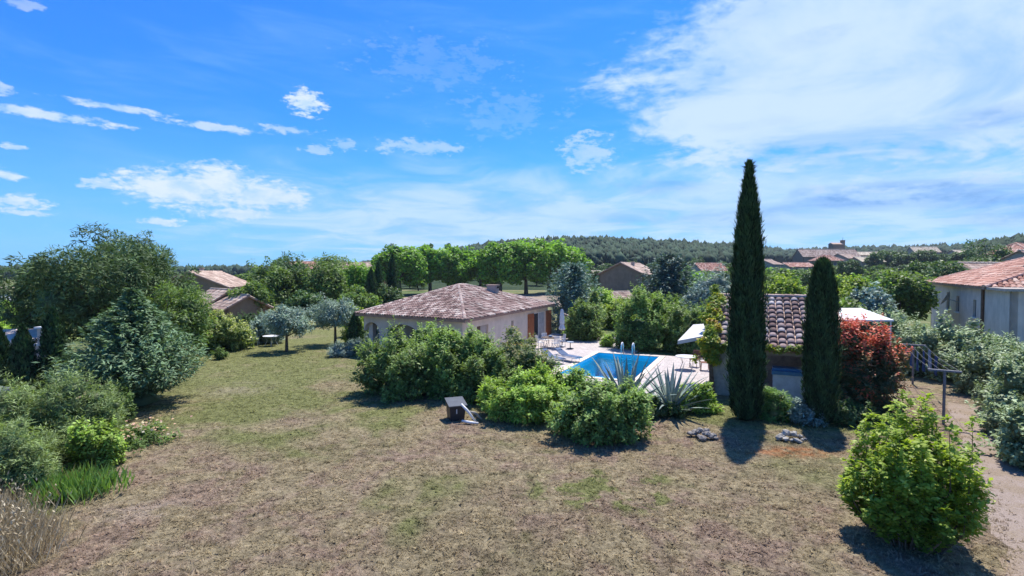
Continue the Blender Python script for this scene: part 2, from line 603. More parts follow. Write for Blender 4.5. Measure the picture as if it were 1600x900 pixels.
tile_mat('tile_main', [(0.0, (.10, .062, .055)), (.30, (.235, .148, .130)), (.6, (.32, .218, .192)), (.85, (.44, .345, .30)), (1.0, (.53, .455, .40))])
tile_mat('tile_pool', [(0.0, (.19, .115, .095)), (.35, (.39, .255, .21)), (.65, (.50, .365, .315)), (1.0, (.66, .56, .50))], True)
tile_mat('tile_red', [(0.0, (.22, .10, .075)), (.4, (.42, .205, .150)), (.75, (.52, .295, .225)), (1.0, (.66, .47, .38))])
tile_mat('tile_pale', [(0.0, (.30, .20, .16)), (.5, (.48, .345, .27)), (1.0, (.62, .50, .40))])
tile_mat('tile_cream', [(0.0, (.40, .31, .22)), (.5, (.62, .52, .38)), (1.0, (.74, .66, .52))])


def stucco(name, c, var=.10, scale=1.2):
    m, t = new_mat(name)
    n = t.noise(pos(t), scale, 6, 0.6)
    n2 = t.noise(pos(t), 30, 3, 0.6)
    sp = t.n('ShaderNodeMapping')
    t.put(sp.inputs[0], pos(t))
    sp.inputs['Scale'].default_value = (2.2, 2.2, .25)
    n3 = t.noise(sp.outputs[0], 1.0, 5, .6)
    k = t.math('MULTIPLY', t.smooth(n, .3, .7, 1 - var, 1 + var), t.smooth(n3, .35, .7, .93, 1.04))
    finish(t, bsdf(t, t.mix(1.0, c, k, 'MULTIPLY'), 0.9, 0.15, 0, n2, .25, .01))


stucco('wall_cream', (.68, .56, .47))
stucco('wall_grey', (.40, .345, .31))
stucco('wall_brown', (.26, .185, .135))
stucco('wall_pale', (.42, .335, .26))
stucco('wall_white', (.72, .71, .72))
stucco('wall_lilac', (.68, .555, .485))
stucco('wall_stone', (.40, .37, .33), .22, 5.0)
plain('shutter', (.33, .105, .045), .55)
plain('dark_wood', (.10, .065, .045), .6)
plain('brown_wicker', (.20, .085, .055), .65)
plain('white_paint', (.66, .66, .67), .45, .4, 0, .05)
plain('white_fabric', (.62, .61, .61), .8, .1, 0, .05)
plain('grey_metal', (.36, .36, .37), .5, .4, .1)
plain('pale_wood', (.42, .36, .30), .8)
plain('steel', (.75, .76, .78), .18, .5, 1.0, .05)
plain('black_plastic', (.022, .024, .030), .45, .4)
plain('grey_lid', (.085, .09, .10), .35, .5)
plain('lounger_fabric', (.10, .14, .23), .8, .1)
plain('blue_lid', (.065, .20, .34), .4, .4)
plain('blue_cloth', (.045, .085, .21), .85, .1)
plain('light_cloth', (.30, .36, .44), .85, .1)
plain('glass_dark', (.03, .035, .045), .08, .6, 0, .05)
plain('curtain', (.42, .42, .46), .7, .2)
plain('stone', (.24, .22, .205), .9, .2, 0, .3, 4.0)
plain('stone_pale', (.33, .31, .275), .9, .2, 0, .3, 4.0)
plain('copper', (.16, .085, .06), .5, .3, .3)
plain('gutter', (.36, .21, .16), .6)
plain('car_white', (.70, .71, .74), .25, .5, 0, .03)
plain('car_grey', (.16, .18, .22), .25, .5, 0, .03)
plain('rubber', (.02, .02, .022), .8)
plain('slate', (.19, .19, .21), .7)
plain('laminate', (.62, .60, .60), .5)

# ------------------------------------------------------------------ terrain
SKYLINE = [(-700, 425), (-200, 432), (0, 441), (150, 440), (280, 430), (330, 426), (440, 425), (540, 415), (640, 404), (700, 391), (760, 379), (850, 372), (930, 370), (1000, 374),
           (1100, 379), (1150, 383), (1200, 389), (1240, 393), (1300, 389), (1400, 387), (1500, 384), (1540, 376), (1600, 368), (1800, 362), (2600, 380)]
_az = [math.atan((p[0] - 800) / 800) for p in SKYLINE]
_el = [(425 - p[1]) / math.hypot(800, p[0] - 800) for p in SKYLINE]
_rx = [math.atan((p - 800) / 800) for p in (-700, 500, 700, 1130, 1190, 1500, 1545, 2600)]
_rv = [900, 800, 460, 480, 900, 900, 420, 420]


def terrain_z(X, Y):
    a = math.atan2(X, max(Y, 1e-3))
    r = math.hypot(X, Y)
    Rr = float(np.interp(a, _rx, _rv))
    el = float(np.interp(a, _az, _el))
    zr = max(0.0, CAM_H + el * Rr - (8 if el > 0.012 else 3))
    k = min(1.0, max(0.0, (r - 150) / (Rr - 150)))
    zz = zr * (k ** 1.25)
    if r > Rr:
        zz -= (r - Rr) * 0.03
    return zz


C0 = Vector((5.85, 34.4, 0))
U = Vector((-0.427, -0.904, 0)).normalized()
W_ = Vector((-U.y, U.x, 0))            # towards the pool house side
PL, PWID = 8.0, 4.0


def pu(s, k, z=0.0):
    """pool frame: s along the long side towards the camera, k across"""
    return C0 + U * s + W_ * k + Vector((0, 0, z))


def ring(mb, outer, inner):
    for i in range(4):
        j = (i + 1) % 4
        mb.face([outer[i], outer[j], inner[j], inner[i]])


def build_ground():
    hole = [(0, 0), (PL, 0), (PL, PWID), (0, PWID)]
    hx = [(-.4, -.4), (PL + .4, -.4), (PL + .4, PWID + .4), (-.4, PWID + .4)]
    g = MB()
    E = 1220
    ring(g, [pu(a, b, -.03) for a, b in [(-E, -E), (E, -E), (E, E), (-E, E)]], [pu(a, b, -.03) for a, b in hx])
    tag(g.build('ground', 'scrub'), kind='structure')
    # lawn
    l = MB()
    pts = [(-26, 4), (26, 4), (26, 20), (24, 27), (16.0, 27), (15.5, 21.5), (9.3, 22.6), (4, 24.0), (-2.4, 28.6), (-11.4, 33.5), (-11.5, 48), (-26, 50), (-26, 24)]
    l.face([(x, y, -.012) for x, y in pts])
    o = l.build('lawn', 'lawn')
    tag(o, kind='structure')
    # gravel path
    p = MB()
    rnd = random.Random(5)
    L = [(1476, 628), (1482, 660), (1500, 700), (1530, 760), (1552, 830), (1575, 900), (1600, 960)]
    Rg = [(1532, 636), (1556, 668), (1588, 715), (1625, 780), (1690, 860), (1760, 930), (1850, 1000)]
    lp = [G(*q) for q in L]
    rp = [G(*q) for q in Rg]
    N = 90
    prev = None
    for i in range(N + 1):
        f = i / N * (len(lp) - 1)
        k = min(int(f), len(lp) - 2)
        a = lp[k].lerp(lp[k + 1], f - k)
        b = rp[k].lerp(rp[k + 1], f - k)
        a = a + Vector((.12 * math.sin(i * .31) + .08 * math.sin(i * .77 + 1) + rnd.uniform(-.03, .03), 0, -.004))
        b = b + Vector((.12 * math.sin(i * .27 + 2) + rnd.uniform(-.03, .03), 0, -.004))
        if prev:
            p.face([prev[0], prev[1], b, a])
        prev = (a, b)
    tag(p.build('garden_path', 'gravel'), kind='structure')
    # far field on the left
    f = MB()
    f.face([(-45, 42, -.015), (-34, 42, -.015), (-48, 74, -.015), (-66, 110, -.015), (-150, 110, -.015), (-110, 60, -.015)])
    tag(f.build('field', 'field'), kind='structure')
    # pale yard behind the house
    f = MB()
    f.face([(-3, 88, -.015), (9, 80, -.015), (14, 128, -.015), (-6, 128, -.015)])
    tag(f.build('yard', 'gravel'), kind='structure')
    # terrace slab with the pool cut out
    s = MB()
    zt = 0.05
    inn = [pu(a, b, zt) for a, b in hole]
    out = [pu(a, b, zt) for a, b in [(-.75, -.9), (10.5, -.9), (10.5, 7.6), (-.75, 7.6)]]
    ring(s, out, inn)
    s.face([pu(-9, -7.4, zt), pu(10.5, -7.4, zt), pu(10.5, -.9, zt), pu(-9, -.9, zt)])
    s.face([pu(-5.0, -.9, zt), pu(-.75, -.9, zt), pu(-.75, 2.2, zt), pu(-5.0, 2.2, zt)])
    edge = [(-9, -7.4), (10.5, -7.4), (10.5, 7.6), (-.75, 7.6), (-.75, 2.2), (-5, 2.2), (-5, -.9), (-9, -.9)]
    for i in range(len(edge)):
        a, b = edge[i], edge[(i + 1) % len(edge)]
        s.face([pu(*a, -.05), pu(*b, -.05), pu(*b, zt), pu(*a, zt)])
    tag(s.build('terrace', 'paving'), kind='structure')
    # hills
    azs = np.linspace(R(-62), R(62), 150)
    rs = [150, 175, 205, 240, 280, 330, 390, 450, 520, 600, 700, 820, 950, 1150, 1500]
    vs, fs = [], []
    for r in rs:
        for a in azs:
            X, Y = r * math.sin(a), r * math.cos(a)
            vs.append((X, Y, terrain_z(X, Y) - .05 + (0 if r > 150 else -.3)))
    n = len(azs)
    for i in range(len(rs) - 1):
        for j in range(n - 1):
            fs.append((i * n + j, i * n + j + 1, (i + 1) * n + j + 1, (i + 1) * n + j))
    h = MB()
    h.mesh(vs, fs)
    tag(h.build('hills', 'hill', smooth=True), kind='structure')


build_ground()


def build_pool():
    root = empty('swimming_pool', pu(0, 0, 0), 'blue rectangular swimming pool set in the pale terrace', 'pool')
    o = root.location
    sh = MB()
    d = -1.4
    hole = [(0, 0), (PL, 0), (PL, PWID), (0, PWID)]
    loc = lambda a, b, z: pu(a, b, z) - o
    sh.face([loc(a, b, d) for a, b in hole])
    for i in range(4):
        a, b = hole[i], hole[(i + 1) % 4]
        sh.face([loc(*a, d), loc(*b, d), loc(*b, .045), loc(*a, .045)])
    sh.build('basin', 'pool_tile', root)
    w = MB()
    w.face([loc(a, b, -.12) for a, b in [(.002, .002), (PL - .002, .002), (PL - .002, PWID - .002), (.002, PWID - .002)]])
    w.build('water', 'pool_water', root)
    # coping stones: four runs
    for (a0, b0, a1, b1) in [(-.32, -.32, 0.02, PWID + .32), (PL - .02, -.32, PL + .32, PWID + .32), (.02, -.32, PL - .02, .02), (.02, PWID - .02, PL - .02, PWID + .32)]:
        m = MB()
        lo, hi = .052, .085
        q = [(a0, b0), (a1, b0), (a1, b1), (a0, b1)]
        m.mesh([loc(*p, lo) for p in q] + [loc(*p, hi) for p in q], [(3, 2, 1, 0), (4, 5, 6, 7), (0, 1, 5, 4), (1, 2, 6, 5), (2, 3, 7, 6), (3, 0, 4, 7)])
        m.build('coping', 'wall_cream', root)
    # ladder at the far short side
    lad = empty('pool_ladder', pu(-.2, 2.0, .08), 'steel pool ladder with two curved white handrails at the poolside', 'ladder')
    for k in (1.62, 2.34):
        m = MB()
        pts = []
        for i in range(13):
            a = math.pi * i / 12
            pts.append(pu(.12 - .30 * math.cos(a), k, .55 + .30 * math.sin(a)))
        pts = [pu(-.18, k, .08)] + pts + [pu(.42, k, -.6)]
        m.tube([p - lad.location for p in pts], .045, 8)
        m.build('handrail', 'white_paint', lad, smooth=True)
    for z in (-.15, -.42):
        m = MB()
        m.tube([pu(.42, 1.62, z) - lad.location, pu(.42, 2.34, z) - lad.location], .025, 6)
        m.build('rung', 'steel', lad)


build_pool()


# ------------------------------------------------------------------ roofs
def tile_rows(e0, e1, a0, a1, tw, tl, rnd, lift=.05, bulge=.075):
    """barrel tiles on one roof face with eave e0-e1 and top edge a0-a1; yields (verts, tint)"""
    e0, e1, a0, a1 = map(Vector, (e0, e1, a0, a1))
    ex = (e1 - e0).normalized()
    up = ((a0 + a1) / 2 - e0)
    up = (up - ex * up.dot(ex))
    H = up.length
    up.normalize()
    nn = ex.cross(up)
    if nn.z < 0:
        nn = -nn
    wid = (e1 - e0).length
    l0, l1 = (a0 - e0).dot(ex), (a1 - e0).dot(ex)
    rows = max(1, int(H / tl))
    tl = H / rows
    ncol = int(wid / tw) + 1
    for r in range(rows):
        s0, s1 = r * tl, (r + 1) * tl * 1.0
        sm = (s0 + s1) / 2 / H
        xl, xr = l0 * sm, wid + (l1 - wid) * sm
        for c in range(ncol):
            xc = (c + .5) * tw
            if xc < xl + tw * .1 or xc > xr - tw * .1:
                continue
            j = rnd.uniform(-.015, .015)
            vs = []
            for (s, wd, h, extra) in ((s0 - tl * .12, tw * .50, lift + .030, .0), (s1, tw * .40, lift, .0)):
                for k in range(5):
                    a = math.pi * k / 4
                    vs.append(e0 + ex * (xc + j + wd * -math.cos(a)) + up * s + nn * (h * .3 + extra + (bulge + (lift + .03 if s == s0 - tl * .12 else 0) * .3) * math.sin(a)))
            yield vs, rnd.random()


TILE_F = [(k, k + 1, k + 6, k + 5) for k in range(4)] + [(4, 3, 2, 1, 0)]


def hip_line(mb, a, b, r, step, rnd):
    a, b = Vector(a), Vector(b)
    n = max(2, int((b - a).length / step))
    for i in range(n):
        p, q = a.lerp(b, i / n), a.lerp(b, (i + 1.12) / n)
        d = (b - a).normalized()
        sd = d.cross(Vector((0, 0, 1))).normalized()
        nn = sd.cross(d)
        vs = []
        for (c, rr) in ((p, r * 1.1), (q, r * .9)):
            for k in range(5):
                an = math.pi * k / 4
                vs.append(c + sd * (-math.cos(an) * rr) + nn * (math.sin(an) * rr * .8 + .03))
        mb.mesh(vs, TILE_F, rnd.uniform(.5, 1.0))


def quad_roof(root, eaves, tops, tilemat, deckmat, tw, tl, seed, thick=.14, hips=True, name='roof', soffit='wall_cream'):
    """eaves: 4 corners in order; tops: top point over each corner (two may coincide). Returns the roof part"""
    rnd = random.Random(seed)
    o = root.location
    deck = MB()
    E = [Vector(p) - o for p in eaves]
    T = [Vector(p) - o for p in tops]
    for i in range(4):
        j = (i + 1) % 4
        if (T[i] - T[j]).length < 1e-4:
            deck.face([E[i], E[j], T[i]])
        else:
            deck.face([E[i], E[j], T[j], T[i]])
        dn = Vector((0, 0, -thick))
        deck.face([E[i] + dn, E[j] + dn, E[j], E[i]])
    deck.face([p + Vector((0, 0, -thick)) for p in E])
    rf = deck.build(name, deckmat, root)
    tl_mb = MB()
    for i in range(4):
        j = (i + 1) % 4
        for vs, tn in tile_rows(E[i], E[j], T[i], T[j], tw, tl, rnd):
            tl_mb.mesh(vs, TILE_F, tn)
    tl_o = tl_mb.build('roof_tiles', tilemat, rf)
    tl_o['kind'] = 'stuff'
    if hips:
        hm = MB()
        for i in range(4):
            hip_line(hm, E[i], T[i], tw * .55, tl, rnd)
        for i in range(4):
            j = (i + 1) % 4
            if (T[i] - T[j]).length > .2:
                hip_line(hm, T[i], T[j], tw * .55, tl, rnd)
                break
        hm.build('ridge_tiles', tilemat, rf)['kind'] = 'stuff'
    return rf


# ------------------------------------------------------------------ walls with openings
def wall_panel(mb, p0, p1, z0, z1, th, openings):
    """vertical wall from p0 to p1 (its outer face), thickness to the left of p0->p1; openings in (a0,a1,b0,b1) metres"""
    p0, p1 = Vector(p0), Vector(p1)
    d = (p1 - p0)
    Lw = d.length
    d.normalize()
    nin = Vector((-d.y, d.x, 0)) * th
    xs = sorted({0.0, Lw, *[q for o in openings for q in o[:2]]})
    zs = sorted({z0, z1, *[q for o in openings for q in o[2:4]]})

    def solid(i, j):
        if i < 0 or j < 0 or i >= len(xs) - 1 or j >= len(zs) - 1:
            return False
        cx, cz = (xs[i] + xs[i + 1]) / 2, (zs[j] + zs[j + 1]) / 2
        return not any(o[0] < cx < o[1] and o[2] < cz < o[3] for o in openings)

    P = lambda x, z, k: p0 + d * x + Vector((0, 0, z)) + nin * k
    for i in range(len(xs) - 1):
        for j in range(len(zs) - 1):
            if not solid(i, j):
                continue
            a, b, c, e = xs[i], xs[i + 1], zs[j], zs[j + 1]
            mb.face([P(a, c, 0), P(b, c, 0), P(b, e, 0), P(a, e, 0)])
            mb.face([P(b, c, 1), P(a, c, 1), P(a, e, 1), P(b, e, 1)])
            if not solid(i - 1, j):
                mb.face([P(a, c, 1), P(a, c, 0), P(a, e, 0), P(a, e, 1)])
            if not solid(i + 1, j):
                mb.face([P(b, c, 0), P(b, c, 1), P(b, e, 1), P(b, e, 0)])
            if not solid(i, j - 1):
                mb.face([P(a, c, 1), P(b, c, 1), P(b, c, 0), P(a, c, 0)])
            if not solid(i, j + 1):
                mb.face([P(a, e, 0), P(b, e, 0), P(b, e, 1), P(a, e, 1)])


def arch_wall(mb, p0, p1, z0, z1, th, arches):
    """arches: (a0, a1, spring, crown) openings down to the floor"""
    p0, p1 = Vector(p0), Vector(p1)
    d = (p1 - p0)
    Lw = d.length
    d.normalize()
    nin = Vector((-d.y, d.x, 0)) * th
    P = lambda x, z, k: p0 + d * x + Vector((0, 0, z)) + nin * k
    cuts = [(0.0, None)]
    segs = []
    x = 0.0
    for (a0, a1, sp, cr) in sorted(arches):
        segs.append((x, a0, z0, z0, False))
        n = 10
        zf = lambda q: sp + (cr - sp) * math.sqrt(max(0, 1 - (2 * q - 1) ** 2))
        for i in range(n):
            segs.append((a0 + (a1 - a0) * i / n, a0 + (a1 - a0) * (i + 1) / n, zf(i / n), zf((i + 1) / n), True))
        x = a1
    segs.append((x, Lw, z0, z0, False))
    for (a, b, za, zb, arch) in segs:
        if b - a < 1e-4:
            continue
        mb.face([P(a, za, 0), P(b, zb, 0), P(b, z1, 0), P(a, z1, 0)])
        mb.face([P(b, zb, 1), P(a, za, 1), P(a, z1, 1), P(b, z1, 1)])
        if arch:
            mb.face([P(a, za, 1), P(b, zb, 1), P(b, zb, 0), P(a, za, 0)])
        else:
            mb.face([P(a, za, 1), P(a, za, 0), P(a, z1, 0), P(a, z1, 1)])
            mb.face([P(b, za, 0), P(b, za, 1), P(b, z1, 1), P(b, z1, 0)])


def line_at_px(p0, p1, px):
    """distance along p0->p1 at which the photograph's column px is met"""
    k = (px - 800) / 800.0
    d = (p1 - p0)
    L = d.length
    d = d / L
    return (k * p0.y - p0.x) / (d.x - k * d.y)


# ------------------------------------------------------------------ main house
def main_house():
    root = empty('house', (-3.4, 39.2, 0), 'low cream house with a brown tiled pyramid roof, arched porch and chimney', 'house')
    o = root.location
    ze = 2.72
    A, Bc, Cc = Vector((-2.7, 29.4, 0)), Vector((-10.5, 34.2, 0)), Vector((3.69, 44.0, 0))
    D = Bc + Cc - A
    a, b = (Bc - A).normalized(), (Cc - A).normalized()
    ov = .5
    WA, WB, WC, WD = A + (a + b) * ov, Bc + (-a + b) * ov, Cc + (a - b) * ov, D + (-a - b) * ov
    up = Vector((0, 0, ze))
    apex = Vector((-4.1, 39.3, 4.5))
    ap2 = apex + b * .9
    rf = quad_roof(root, [A + up, Cc + up, D + up, Bc + up], [apex, ap2, ap2, apex], 'tile_main', 'gutter', .21, .36, 3)
    # right wall
    L = lambda p: p - o
    th = .3
    t = lambda px: line_at_px(WA, WC, px)
    op = [(t(745), t(763), .0, 2.1), (t(799), t(802.5), 1.35, 2.0), (t(834), t(853), .06, 2.2)]
    m = MB()
    wall_panel(m, L(WA), L(WC), 0, ze - .13, th, op)
    m.build('wall', 'wall_cream', root)
    n = Vector((b.y, -b.x, 0))               # outward of right wall
    P = lambda x, z, off: L(WA) + b * x + n * off + Vector((0, 0, z))

    def panel(name, mat, x0, x1, z0, z1, off0, off1, parent):
        mm = MB()
        q = [(x0, off0), (x1, off0), (x1, off1), (x0, off1)]
        mm.mesh([P(x, z0, f) for x, f in q] + [P(x, z1, f) for x, f in q], [(0, 1, 2, 3), (7, 6, 5, 4), (4, 5, 1, 0), (5, 6, 2, 1), (6, 7, 3, 2), (7, 4, 0, 3)])
        return mm.build(name, mat, parent)
    # patio door: frame, two panes, curtain; open shutters lie against the wall
    x0, x1 = op[2][0], op[2][1]
    xm = (x0 + x1) / 2
    fr = panel('patio_door', 'white_paint', x0, x1, 2.12, 2.2, -.2, -.12, root)
    for (q0, q1) in ((x0, x0 + .08), (xm - .05, xm + .05), (x1 - .08, x1)):
        panel('door_frame', 'white_paint', q0, q1, .06, 2.12, -.2, -.12, fr)
    panel('pane', 'glass_dark', x0 + .08, xm - .05, .06, 2.12, -.17, -.15, fr)
    panel('pane', 'curtain', xm + .05, x1 - .08, .06, 2.12, -.17, -.15, fr)
    s0, s1 = t(824.5), t(861)
    for (q0, q1) in ((s0, x0 - .03), (x1 + .03, s1)):
        sh = panel('shutter', 'shutter', q0, q1, .08, 2.22, .004, .05, root)
        for zz in (.4, 1.15, 1.9):
            panel('batten', 'shutter', q0 + .05, q1 - .05, zz, zz + .12, .05, .075, sh)
    d0, d1 = op[0][0], op[0][1]
    dr = panel('door', 'dark_wood', d0, d1, .02, 2.1, -.22, -.16, root)
    panel('door_panel', 'wall_grey', d0 + (d1 - d0) * .45, d1, .02, 2.1, -.16, -.13, dr)
    panel('window', 'glass_dark', op[1][0], op[1][1], 1.35, 2.0, -.2, -.16, root)
    # back and far walls
    m = MB()
    wall_panel(m, L(WC), L(WD), 0, ze - .13, th, [])
    m.build('wall', 'wall_cream', root)
    m = MB()
    wall_panel(m, L(WD), L(WB + b * 3.4), 0, ze - .13, th, [])
    m.build('wall', 'wall_cream', root)
    # arched porch front (left face runs WB -> WA so that the inside is to its left)
    tl = lambda px: (WA - WB).length - line_at_px(WA, WB, px)
    m = MB()
    arches = [(tl(568), tl(592), 1.55, 2.15), (tl(605), tl(652), 1.55, 2.15), (tl(665), tl(720), 1.55, 2.15)]
    arch_wall(m, L(WB), L(WA), 0, ze - .13, .34, arches)
    m.build('porch_wall', 'wall_cream', root)
    m = MB()
    arch_wall(m, L(WB + b * 3.4), L(WB + b * .34), 0, ze - .13, .34, [(.4, 2.7, 1.55, 2.15)])
    m.build('porch_wall', 'wall_cream', root)
    # inner wall of the porch with doors
    m = MB()
    q0, q1 = WB + b * 3.4 - a * .34, WA + b * 3.4 + a * .3
    Li = (q1 - q0).length
    wall_panel(m, L(q0), L(q1), 0, ze - .13, .2, [(1.2, 2.8, 0, 2.1), (4.3, 6.4, 0, 2.1)])
    m.build('wall', 'wall_cream', root)
    dd = (q1 - q0).normalized()
    for (u0, u1) in ((1.2, 2.8), (4.3, 6.4)):
        mm = MB()
        c = L(q0) + dd * ((u0 + u1) / 2) + b * .1 + Vector((0, 0, 1.05))
        mm.box(c, (u1 - u0, .05, 2.08), math.atan2(dd.y, dd.x))
        mm.build('porch_door', 'glass_dark', root)
    m = MB()
    m.mesh([L(WB + Vector((0, 0, .06))), L(WA + Vector((0, 0, .06))), L(WA + b * 3.4 + Vector((0, 0, .06))), L(WB + b * 3.4 + Vector((0, 0, .06)))], [(0, 1, 2, 3)])
    m.build('porch_floor', 'paving', root)
    # chimney on the right slope
    cp = V(770, 40.5)
    ch = MB()
    ch.box(L(Vector((cp.x, cp.y, 3.78))), (.80, .55, 1.3), math.atan2(b.y, b.x) + math.pi / 2)
    c_o = ch.build('chimney', 'wall_grey', root)
    cc = MB()
    cc.box(L(Vector((cp.x, cp.y, 4.47))), (.92, .66, .075), math.atan2(b.y, b.x) + math.pi / 2)
    cc.build('chimney_cap', 'tile_pale', c_o)
    for k in (-.22, .22):
        f = MB()
        f.box(L(Vector((cp.x, cp.y, 4.3))) + Vector((a.x * k, a.y * k, 0)) + n * .27, (.16, .08, .14), math.atan2(b.y, b.x) + math.pi / 2)
        f.build('flue', 'black_plastic', c_o)
    return root


main_house()


# ------------------------------------------------------------------ generic houses
def house(name, label, c, w, d, h, rise, rz, wall, tile, kind='gable', base=0.0, windows=(), chimney=None, ov=.4, tw=.3, tl=.5, seed=1, group=None):
    """walls w x d x h around c (front face towards local -y), roof ridge along local x"""
    root = empty(name, (c[0], c[1], base), label, 'house', group, rz)
    m = MB()
    hw, hd = w / 2, d / 2
    crn = [Vector((-hw, -hd, 0)), Vector((hw, -hd, 0)), Vector((hw, hd, 0)), Vector((-hw, hd, 0))]
    for i in range(4):
        opn = [(x + (w if i in (0, 2) else d) / 2 - ww / 2, x + (w if i in (0, 2) else d) / 2 + ww / 2, z, z + hh) for (side, x, z, ww, hh) in windows if side == i]
        wall_panel(m, crn[i], crn[(i + 1) % 4], 0, h, .25, opn)
    if kind == 'gable':
        for sx in (-1, 1):
            m.face([(sx * (hw - .001), -hd, h), (sx * (hw - .001), hd, h), (sx * (hw - .001), 0, h + rise)][::sx])
    m.build('wall', wall, root)
    for (side, x, z, ww, hh) in windows:
        p, q = crn[side], crn[(side + 1) % 4]
        dr = (q - p).normalized()
        nin = Vector((-dr.y, dr.x, 0))
        cc = (p + q) / 2 + dr * x + nin * .14 + Vector((0, 0, z + hh / 2))
        f = MB()
        f.box(cc, (ww, .04, hh), math.atan2(dr.y, dr.x))
        wo = f.build('window', 'glass_dark', root)
        for k in (-.5, 0, .5):
            g = MB()
            g.box(cc - nin * .03 + dr * (k * (ww - .06)), (.06, .04, hh), math.atan2(dr.y, dr.x))
            g.build('frame', 'white_paint', wo)
        g = MB()
        g.box((p + q) / 2 + dr * x - nin * .03 + Vector((0, 0, z - .04)), (ww + .16, .14, .07), math.atan2(dr.y, dr.x))
        g.build('sill', 'white_paint', wo)
    ex, ey = hw + ov, hd + ov
    zo = h - ov * rise / hd if kind == 'gable' else h + .14
    rr = bpy.data.objects.new('tmp', None)
    rr.location = (0, 0, 0)
    E = [Vector((-ex, -ey, zo)), Vector((ex, -ey, zo)), Vector((ex, ey, zo)), Vector((-ex, ey, zo))]
    rnd = random.Random(seed)
    deck = MB()
    if kind == 'gable':
        T0, T1 = Vector((-ex, 0, h + rise)), Vector((ex, 0, h + rise))
        up = Vector((0, 0, .05))
        dn = Vector((0, 0, -.10))
        for (p, q, r_, s_) in ((E[0], E[1], T1, T0), (E[2], E[3], T0, T1)):
            deck.face([v + up for v in (p, q, r_, s_)])
            deck.face([v + dn for v in (s_, r_, q, p)])
            deck.face([p + dn, q + dn, q + up, p + up])
            deck.face([q + dn, r_ + dn, r_ + up, q + up])
            deck.face([s_ + dn, p + dn, p + up, s_ + up])
        faces = [(E[0] + up, E[1] + up, T0 + up, T1 + up), (E[2] + up, E[3] + up, T1 + up, T0 + up)]
        lines = [(T0 + up, T1 + up)]
    else:
        k = min(ex, ey)
        if ex >= ey:
            T = [Vector((-ex + k, 0, zo + rise)), Vector((ex - k, 0, zo + rise))]
            tops = [T[0], T[1], T[1], T[0]]
        else:
            T = [Vector((0, -ey + k, zo + rise)), Vector((0, ey - k, zo + rise))]
            tops = [T[0], T[0], T[1], T[1]]
        dn = Vector((0, 0, -.14))
        faces = []
        for i in range(4):
            j = (i + 1) % 4
            if (tops[i] - tops[j]).length < 1e-3:
                deck.face([E[i], E[j], tops[i]])
            else:
                deck.face([E[i], E[j], tops[j], tops[i]])
            deck.face([E[i] + dn, E[j] + dn, E[j], E[i]])
            faces.append((E[i], E[j], tops[i], tops[j]))
        deck.face([p + dn for p in E[::-1]])
        lines = [(E[i], tops[i]) for i in range(4)] + ([(T[0], T[1])] if (T[0] - T[1]).length > .2 else [])
    rf = deck.build('roof', 'gutter', root)
    tm = MB()
    for (p, q, r_, s_) in faces:
        for vs, tn in tile_rows(p, q, r_, s_, tw, tl, rnd):
            tm.mesh(vs, TILE_F, tn)
    for (p, q) in lines:
        hip_line(tm, p, q, tw * .55, tl, rnd)
    tm.build('roof_tiles', tile, rf)['kind'] = 'stuff'
    bpy.data.objects.remove(rr)
    if chimney:
        f = MB()
        cx, cy, cz, s = chimney
        f.box((cx, cy, cz), (s, s * .8, 1.5))
        co = f.build('chimney', 'wall_grey', rf)
        f = MB()
        f.box((cx, cy, cz + .79), (s * 1.2, s, .1))
        f.build('chimney_cap', tile, co)
    return root


